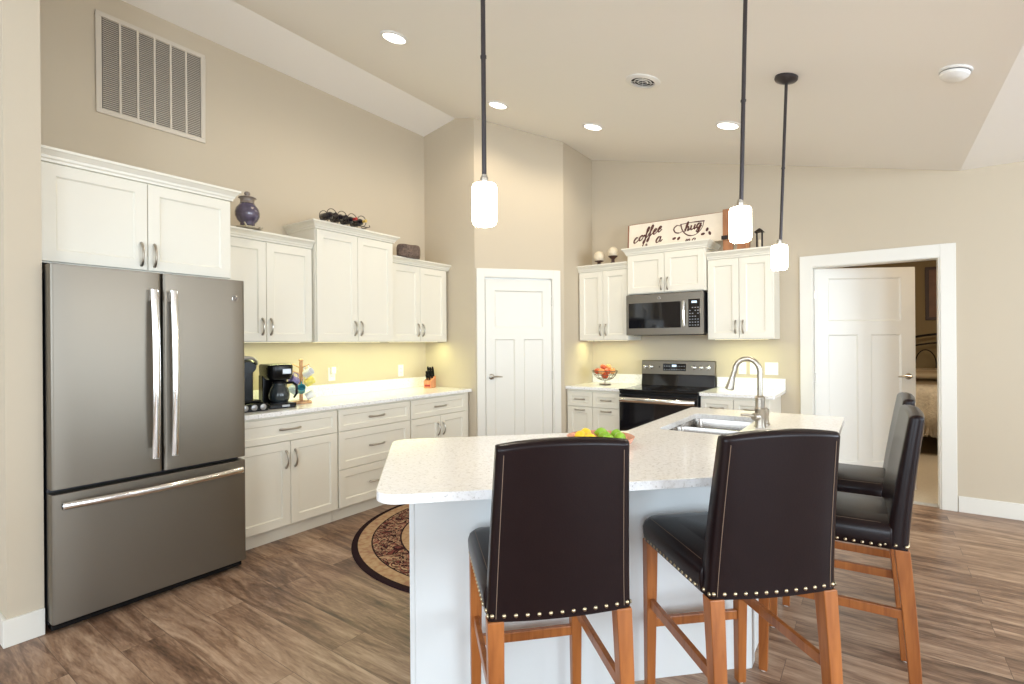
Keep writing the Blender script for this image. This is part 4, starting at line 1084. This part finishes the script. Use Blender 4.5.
def fruit(name, label, cat, loc, r_, m, group, sz=.92, tips=False, rot=(0, 0, 0), stem=True):
    o = MB()
    if tips: o.lathe([(.001, -r_ * 1.32), (r_ * .16, -r_ * 1.22), (r_ * .40, -r_ * 1.0), (r_ * .78, -r_ * .62), (r_, 0), (r_ * .78, r_ * .62), (r_ * .40, r_ * 1.0), (r_ * .16, r_ * 1.22), (.001, r_ * 1.32)], seg=18)
    else:
        o.lathe([(.001, -r_ * sz * .86), (r_ * .3, -r_ * sz * .97), (r_ * .7, -r_ * sz * .72), (r_ * .97, -r_ * sz * .25), (r_, r_ * .1), (r_ * .88, r_ * sz * .55), (r_ * .55, r_ * sz * .9), (r_ * .25, r_ * sz * .95), (.001, r_ * sz * .80)], seg=18)
    if stem:
        t_ = thing(name, label, cat, loc, 0, group); t_.rotation_euler = rot
        o.build('fruit_body', m, t_, smooth=True, angle=80)
        s_ = MB(); s_.tube([(0, 0, r_ * sz * .8), (.003, 0, r_ * sz * 1.15)], .0018, 6); s_.build('stem', 'stem', t_)
        return t_
    ob = o.build(name, m, smooth=True, angle=80); ob.location = loc; ob.rotation_euler = rot
    return tag(ob, label, cat, group)
G = 'red fruit in the footed wire bowl'
ring_f = [(0.0, .095, .118)] 
for k in range(8):
    a = 2 * math.pi * k / 8
    fruit('apple', 'reddish apple heaped in the footed wire bowl', 'apple', (bx + .087 * math.cos(a), by + .087 * math.sin(a), CT + .146), .0325, 'redapple' if k % 3 else 'peach', G, rot=(R(20 * math.sin(3 * a)), R(25 * math.cos(2 * a)), a))
fruit('apple', 'reddish apple heaped in the footed wire bowl', 'apple', (bx, by, CT + .100), .040, 'redapple', G)
for k in range(3):
    a = 2 * math.pi * k / 3 + .5
    fruit('apple', 'reddish apple heaped in the footed wire bowl', 'apple', (bx + .038 * math.cos(a), by + .038 * math.sin(a), CT + .190), .031, 'peach' if k == 0 else 'redapple', G, rot=(R(15), R(10 * k), a))

# ------------------------------------------------------------------ island fruit bowl
M['terracotta'] = mat('terracotta_pink_bowl', (0.72, 0.33, 0.22), 0.25, vary=(30, 0.25))
M['lemon'] = mat('lemon_peel', (0.90, 0.62, 0.03), 0.35, bump=(140, 0.3, 0.003))
M['lime'] = mat('lime_peel', (0.25, 0.48, 0.03), 0.35, bump=(140, 0.3, 0.003))
ix, iy = 2.985, -3.322
t = MB(); t.lathe([(.001, 0), (.075, 0), (.080, .005), (.124, .011), (.138, .022), (.149, .043), (.144, .044), (.133, .026), (.122, .018), (.080, .011), (.001, .010)], seg=40, cap=False)
o = t.build('fruit_bowl', 'terracotta', smooth=True, angle=60); o.location = (ix, iy, CT)
tag(o, 'shallow pink terracotta bowl of lemons and limes on the island', 'bowl')
nl = 0
for k in range(7):
    a = R(10 + k * 360 / 7); dlt = abs((math.degrees(a) - 216 + 180) % 360 - 180)
    kind = 'lemon' if dlt < 95 else 'lime'
    q = .0265 if kind == 'lemon' else .0255
    fruit(kind, 'yellow lemon in the terracotta bowl' if kind == 'lemon' else 'green lime in the terracotta bowl', kind, (ix + .088 * math.cos(a), iy + .088 * math.sin(a), CT + .0415), q, kind, kind + 's in the terracotta bowl', tips=True, rot=(R(90), 0, a + R(0)), stem=False)
fruit('lime', 'green lime in the terracotta bowl', 'lime', (ix + .018, iy + .012, CT + .0400), .0255, 'lime', 'limes in the terracotta bowl', tips=True, rot=(R(90), 0, R(100)), stem=False)

# ------------------------------------------------------------------ on top of the back cabinets
M['ivory'] = mat('ivory_textured_ball', (0.72, 0.62, 0.46), 0.7, bump=(90, 0.6, 0.01), vary=(30, 0.2))
M['darkwood'] = mat('dark_carved_wood', (0.055, 0.022, 0.016), 0.5)
def finial(label, x, y, h, r_):
    t = thing('decorative_sphere', label, 'ornament', (x, y, 2.2128), 0, 'ivory spheres on dark stands')
    b = MB(); b.lathe([(.001, 0), (.026, 0), (.028, .006), (.018, .012), (.016, h * .55), (.030, h * .75), (.050, h), (.046, h + .004), (.020, h - .004), (.001, h - .010)], seg=24, cap=False); b.build('stand', 'darkwood', t, smooth=True)
    b = MB(); b.ball((0, 0, h + r_ * .78), r_, 24); b.build('sphere', 'ivory', t, smooth=True, angle=80)
finial('ivory ball on a low dark stand, left of the pair on the cabinet', 1.562, -.36, .034, .060)
finial('ivory ball on a taller dark stand beside the coffee sign', 1.722, -.36, .070, .057)

# coffee sign: white board with brown script
M['board'] = mat('whitewashed_board', (0.78, 0.70, 0.58), 0.6, vary=(12, 0.12))
M['boardedge'] = mat('worn_brown_board_edge', (0.26, 0.10, 0.05), 0.6)
M['script'] = mat('dark_brown_lettering', (0.085, 0.022, 0.015), 0.5)
sg = thing('coffee_sign', 'long white wooden sign with brown script about coffee and a hug', 'sign', (1.842, -0.255, 2.3395))
sg.rotation_euler = (R(-5), 0, 0)
W, H = 0.965, 0.275
b = MB(); b.box(0.012, W - .0, 0, .018, 0, H); b.build('sign_board', 'board', sg, bevel=0.002)
b = MB(); b.box(0, .0115, -.001, .019, 0, H); b.box(0.012, W, 0, .018, H + .0003, H + .004); b.build('edge_trim', 'boardedge', sg)
def strokes(name, sts, ox, oz, s, r_, parent, sh=0.25, rise=0.0):
    b = MB()
    for st in sts:
        # smooth with Catmull-Rom
        P = [Vector((p[0] + sh * p[1], p[1] + rise * p[0])) for p in st]; q = []
        for i in range(len(P) - 1):
            p0, p1, p2, p3 = P[max(i - 1, 0)], P[i], P[i + 1], P[min(i + 2, len(P) - 1)]
            for k in range(4):
                u = k / 4; q.append(0.5 * ((2 * p1) + (p2 - p0) * u + (2 * p0 - 5 * p1 + 4 * p2 - p3) * u * u + (3 * p1 - p0 - 3 * p2 + p3) * u ** 3))
        q.append(P[-1])
        rad = [r_ * (1.25 if (q[min(i + 1, len(q) - 1)] - q[max(i - 1, 0)]).y < 0 else .75) for i in range(len(q))]
        b.tube([(ox + s * v.x, -.0012, oz + s * v.y) for v in q], rad, 6, flat=1.0, up=(0, 1, 0))
    return b.build(name, 'script', parent, smooth=True)
def L_c(x): return [(x + .75, .75), (x + .45, .98), (x + .12, .7), (x + .08, .3), (x + .35, 0), (x + .75, .15), (x + 1.0, .45)]
def L_o(x): return [(x + .5, .95), (x + .15, .75), (x + .1, .3), (x + .4, 0), (x + .75, .3), (x + .75, .75), (x + .5, .95), (x + .7, .72), (x + 1.05, .8)]
def L_f(x): return [(x + .0, .45), (x + .45, 1.0), (x + .7, 1.7), (x + .55, 2.0), (x + .35, 1.7), (x + .35, .8), (x + .35, -.5), (x + .15, -.85), (x + .05, -.5), (x + .4, -.05), (x + .85, .35)]
def L_e(x): return [(x + .0, .35), (x + .5, .55), (x + .7, .82), (x + .45, 1.0), (x + .18, .7), (x + .2, .25), (x + .5, 0), (x + .9, .3)]
def L_a(x): return [(x + .75, .85), (x + .4, .98), (x + .1, .6), (x + .15, .15), (x + .45, .02), (x + .75, .4), (x + .8, .95), (x + .75, .3), (x + .95, .02), (x + 1.2, .3)]
def L_h(x): return [(x + .0, .4), (x + .45, 1.2), (x + .45, 1.9), (x + .25, 1.7), (x + .2, .8), (x + .2, 0), (x + .3, .6), (x + .6, .95), (x + .75, .6), (x + .75, .1), (x + 1.0, .1), (x + 1.15, .4)]
def L_u(x): return [(x + .1, .95), (x + .1, .3), (x + .35, 0), (x + .7, .3), (x + .8, .95), (x + .8, .2), (x + 1.0, .02), (x + 1.15, .3)]
def L_g(x): return [(x + .75, .85), (x + .4, .98), (x + .1, .6), (x + .2, .15), (x + .5, .1), (x + .8, .9), (x + .75, -.4), (x + .45, -.8), (x + .2, -.5), (x + .6, -.1), (x + 1.1, .35)]
def L_i(x): return [(x + .1, .4), (x + .3, .95), (x + .28, .2), (x + .5, .05), (x + .7, .3)]
def L_s(x): return [(x + .1, .1), (x + .5, .95), (x + .75, .35), (x + .5, 0), (x + .25, .15)]
strokes('lettering_coffee', [L_c(0), L_o(1.0), L_f(2.0), L_f(2.75), L_e(3.6), L_e(4.5)], .062, .070, .056, .0070, sg, rise=.34)
strokes('lettering_is_a', [L_i(0), L_s(.7), [(.38, 1.25), (.36, 1.35)]], .155, .022, .036, .0045, sg)
strokes('lettering_a', [L_a(0)], .300, .052, .058, .0066, sg, rise=.2)
# cup outline with hug inside, coffee beans
strokes('cup_drawing', [[(0, 1.0), (.1, .55), (.35, .15), (.75, -.12), (1.25, -.12), (1.65, .15), (1.9, .55), (2.0, 1.0)], [(-.05, 1.0), (1.0, 1.04), (2.05, 1.0)], [(.02, .85), (-.35, .95), (-.62, .7), (-.5, .35), (-.1, .25), (.18, .38)]], .560, .098, .112, .0048, sg, sh=0.0, rise=.02)
strokes('lettering_hug', [L_h(0), L_u(1.2), L_g(2.4)], .592, .130, .048, .0066, sg, rise=.16)
strokes('lettering_in_a_mug', [L_i(0), [(.7, .9), (.7, 0), (.9, .8), (1.15, .8), (1.2, .1), (1.4, .2)], L_a(1.9)], .60, .020, .036, .0040, sg)
def bean(x, z, a, s_=.020):
    b = MB()
    b.rings([[(x + q * (s_ * math.cos(t_) * math.cos(a) - s_ * .62 * math.sin(t_) * math.sin(a)), -k, z + q * (s_ * math.cos(t_) * math.sin(a) + s_ * .62 * math.sin(t_) * math.cos(a))) for t_ in [2 * math.pi * i / 16 for i in range(16)]] for k, q in ((0, 1), (.002, 1), (.003, .8))])
    b.build('coffee_bean_drawing', 'script', sg)
for x, z, a in ((.495, .075, .4), (.540, .070, .9), (.775, .085, .2), (.815, .125, 1.2), (.840, .085, 1.9)): bean(x, z, a)

# rustic plank and small birdhouse right of the sign
M['rustic'] = mat_wood('rustic_orange_brown_wood', (0.22, 0.08, 0.03), (0.48, 0.22, 0.09), 0.6, 2, 0.8)
t = thing('rustic_wood_plank', 'upright rustic brown wooden plank at the right end of the coffee sign', 'wooden plank', (2.862, -0.305, 2.2165))
b = MB(); b.prism([(-.045, -.012), (.045, -.012), (.045, .012), (-.045, .012)], 0, .40); b.build('plank', 'rustic', t, bevel=0.003)
b = MB(); b.box(-.055, .0, -.030, -.0125, .115, .150); b.build('hook_block', 'iron', t, bevel=0.003)
t = thing('birdhouse', 'small rustic wooden birdhouse with dark roof behind the middle pendant', 'birdhouse', (2.995, -0.29, 2.2165)); t.scale = (.62, .8, 1.0)
b = MB(); b.extr([(-.080, 0), (.080, 0), (.080, .120), (0, .190), (-.080, .120)], 'y', -.05, .05); hb = b.build('house_body', 'rustic', t, bevel=0.002)
b = MB(); b.rings([[(r_ * math.cos(2 * math.pi * i / 18), y, .095 + r_ * math.sin(2 * math.pi * i / 18)) for i in range(18)] for y, r_ in ((-.0515, .020), (-.0505, .020))]); b.build('entry_hole', 'dark', hb)
b = MB()
for s_ in (-1, 1): b.hexa([(0, -.065, .190), (s_ * .105, -.065, .098), (s_ * .105, .065, .098), (0, .065, .190)], [(0, -.065, .202), (s_ * .105, -.065, .110), (s_ * .105, .065, .110), (0, .065, .202)])
b.build('roof', 'darkwood', t)
t = thing('lantern', 'small dark metal and wood lantern at the right end of the cabinet top', 'lantern', (3.128, -0.29, 2.2165))
b = MB()
for x in (-.022, .022):
    for y in (-.022, .022): b.tube([(x, y, .01), (x, y, .150)], .004, 6)
b.box(-.028, .028, -.028, .028, 0, .012); b.build('lantern_frame', 'iron', t)
b = MB(); b.hexa([(-.040, -.040, .150), (.040, -.040, .150), (.040, .040, .150), (-.040, .040, .150)], [(-.006, -.006, .185), (.006, -.006, .185), (.006, .006, .185), (-.006, .006, .185)]); b.build('lantern_roof', 'iron', t)
b = MB(); b.lathe([(.012, .0125), (.012, .080), (.001, .084)], seg=12); b.build('candle', 'ivory', t, smooth=True)

# ------------------------------------------------------------------ bedroom furniture seen through the doorway
M['spread'] = bpy.data.materials.new('striped_tan_bedspread'); M['spread'].use_nodes = True
nt = M['spread'].node_tree; bs = nt.nodes['Principled BSDF']; bs.inputs['Roughness'].default_value = 0.9
tc = nt.nodes.new('ShaderNodeTexCoord'); wv = nt.nodes.new('ShaderNodeTexWave'); wv.inputs['Scale'].default_value = 2.6; wv.inputs['Distortion'].default_value = 0.3; wv.bands_direction = 'Y'
rp = ramp(nt, [(0.2, (0.30, 0.23, 0.14)), (0.45, (0.62, 0.53, 0.38)), (0.75, (0.50, 0.40, 0.26)), (0.95, (0.36, 0.27, 0.17))])
nt.links.new(tc.outputs['Object'], wv.inputs['Vector']); nt.links.new(wv.outputs['Fac'], rp.inputs[0]); nt.links.new(rp.outputs[0], bs.inputs['Base Color'])
M['throw'] = mat('grey_tan_knit_throw', (0.50, 0.44, 0.35), 0.95, bump=(70, 0.7, 0.01), vary=(30, 0.35))
t = thing('bed', 'iron bed with a tan striped spread seen through the bedroom doorway', 'bed', (5.0, 2.35, 0.004))
b = MB(); b.box(-.78, .78, .04, 2.05, .30, .50); b.build('box_spring', 'dark', t, bevel=0.02)
b = MB(); b.box(-.80, .80, .0, 2.1, .50, .74); b.build('mattress', 'spread', t, bevel=0.06, bseg=4)
b = MB()
rs = []
for y, h_ in ((-.03, .26), (-.035, .50), (-.02, .70), (.04, .775), (.5, .785), (1.2, .785), (1.6, .79)):
    rs.append([(-.84, y, min(h_, .40)), (-.84, y, h_ - .05 if h_ > .45 else h_), (-.78, y, h_), (.78, y, h_), (.84, y, h_ - .05 if h_ > .45 else h_), (.84, y, min(h_, .40))])
b.rings(rs, cap=False); sp = b.build('bedspread', 'spread', t, smooth=True, angle=60)
sl = sp.modifiers.new('thick', 'SOLIDIFY'); sl.thickness = 0.02
for x in (-.38, .38):
    b = MB(); rs = []
    for s_, z in ((.6, .79), (.95, .82), (1.0, .87), (.85, .93), (.4, .955)):
        rs.append([(x + q[0] * s_, 1.80 + q[1] * s_, z) for q in round_poly([(-.33, -.20), (.33, -.20), (.33, .20), (-.33, .20)], [.08] * 4, 4)])
    b.rings(rs); b.build('pillow', 'spread', t, smooth=True, angle=80)
b = MB()
for x in (-.80, .80): b.tube([(x, 2.2, 0), (x, 2.2, 1.25)], .018, 8)
arc = lambda w_, h0, h1: [(w_ * math.cos(a), 2.2, h0 + h1 * math.sin(a)) for a in [math.pi * k / 20 for k in range(21)]]
b.tube(arc(.80, 1.25, .22), .016, 8); b.tube(arc(.80, 1.12, .22), .012, 8); b.tube([(-.8, 2.2, .62), (.8, 2.2, .62)], .012, 8)
for k in range(6):
    cx = -.66 + k * .264
    b.tube([(cx + .125 * math.cos(a), 2.2, 1.0 + .22 * math.sin(a)) for a in [math.pi * j / 14 for j in range(15)]], .009, 6)
    b.tube([(cx - .125, 2.2, 1.0), (cx - .125, 2.2, .62)], .009, 6); b.tube([(cx + .125, 2.2, 1.0), (cx + .125, 2.2, .62)], .009, 6)
b.build('headboard', 'iron', t, smooth=True)
b = MB()
for x in (-.74, .74): b.box(x - .03, x + .03, .08, .14, 0, .31); b.box(x - .03, x + .03, 1.95, 2.01, 0, .31)
b.build('bed_legs', 'iron', t)
t = thing('throw_blanket', 'grey tan fringed throw draped over the foot of the bed', 'blanket', (4.60, 2.35, 0.004))
b = MB(); rs = []
for k, (y, z) in enumerate(((-.060, .34), (-.066, .50), (-.058, .70), (-.03, .800), (.06, .815), (.30, .818))):
    rs.append([(-.30 + .05 * j, y - .010 * math.sin(j * 1.9 + k * .3), z + .008 * math.sin(j * 1.3)) for j in range(10)] + [(-.30 + .05 * j, y + .014 - .010 * math.sin(j * 1.9 + k * .3), z - .006 + .008 * math.sin(j * 1.3)) for j in range(9, -1, -1)])
b.rings(rs); tw = b.build('throw_cloth', 'throw', t, smooth=True, angle=70)
b = MB()
for j in range(30):
    x = -.30 + .0155 * j; b.tube([(x, -.060, .345), (x + random.uniform(-.01, .01), -.064, .28), (x + random.uniform(-.02, .02), -.060, .235)], .0035, 5)
b.build('fringe', 'throw', tw)
M['print'] = mat('brown_framed_print', (0.20, 0.09, 0.045), 0.5, vary=(6, 0.6))
t = thing('picture_frame', 'dark framed brown picture on the bedroom wall', 'picture', (5.02, 4.80, 1.68))
b = MB(); Wp, Hp = .80, .82
b.box(-Wp / 2, Wp / 2, -.03, -.002, 0, .045); b.box(-Wp / 2, Wp / 2, -.03, -.002, Hp - .045, Hp); b.box(-Wp / 2, -Wp / 2 + .045, -.03, -.002, .045, Hp - .045); b.box(Wp / 2 - .045, Wp / 2, -.03, -.002, .045, Hp - .045); b.build('frame', 'darkwood', t, bevel=0.004)
b = MB(); b.box(-Wp / 2 + .04, Wp / 2 - .04, -.012, -.004, .04, Hp - .04); b.build('print', 'print', t)
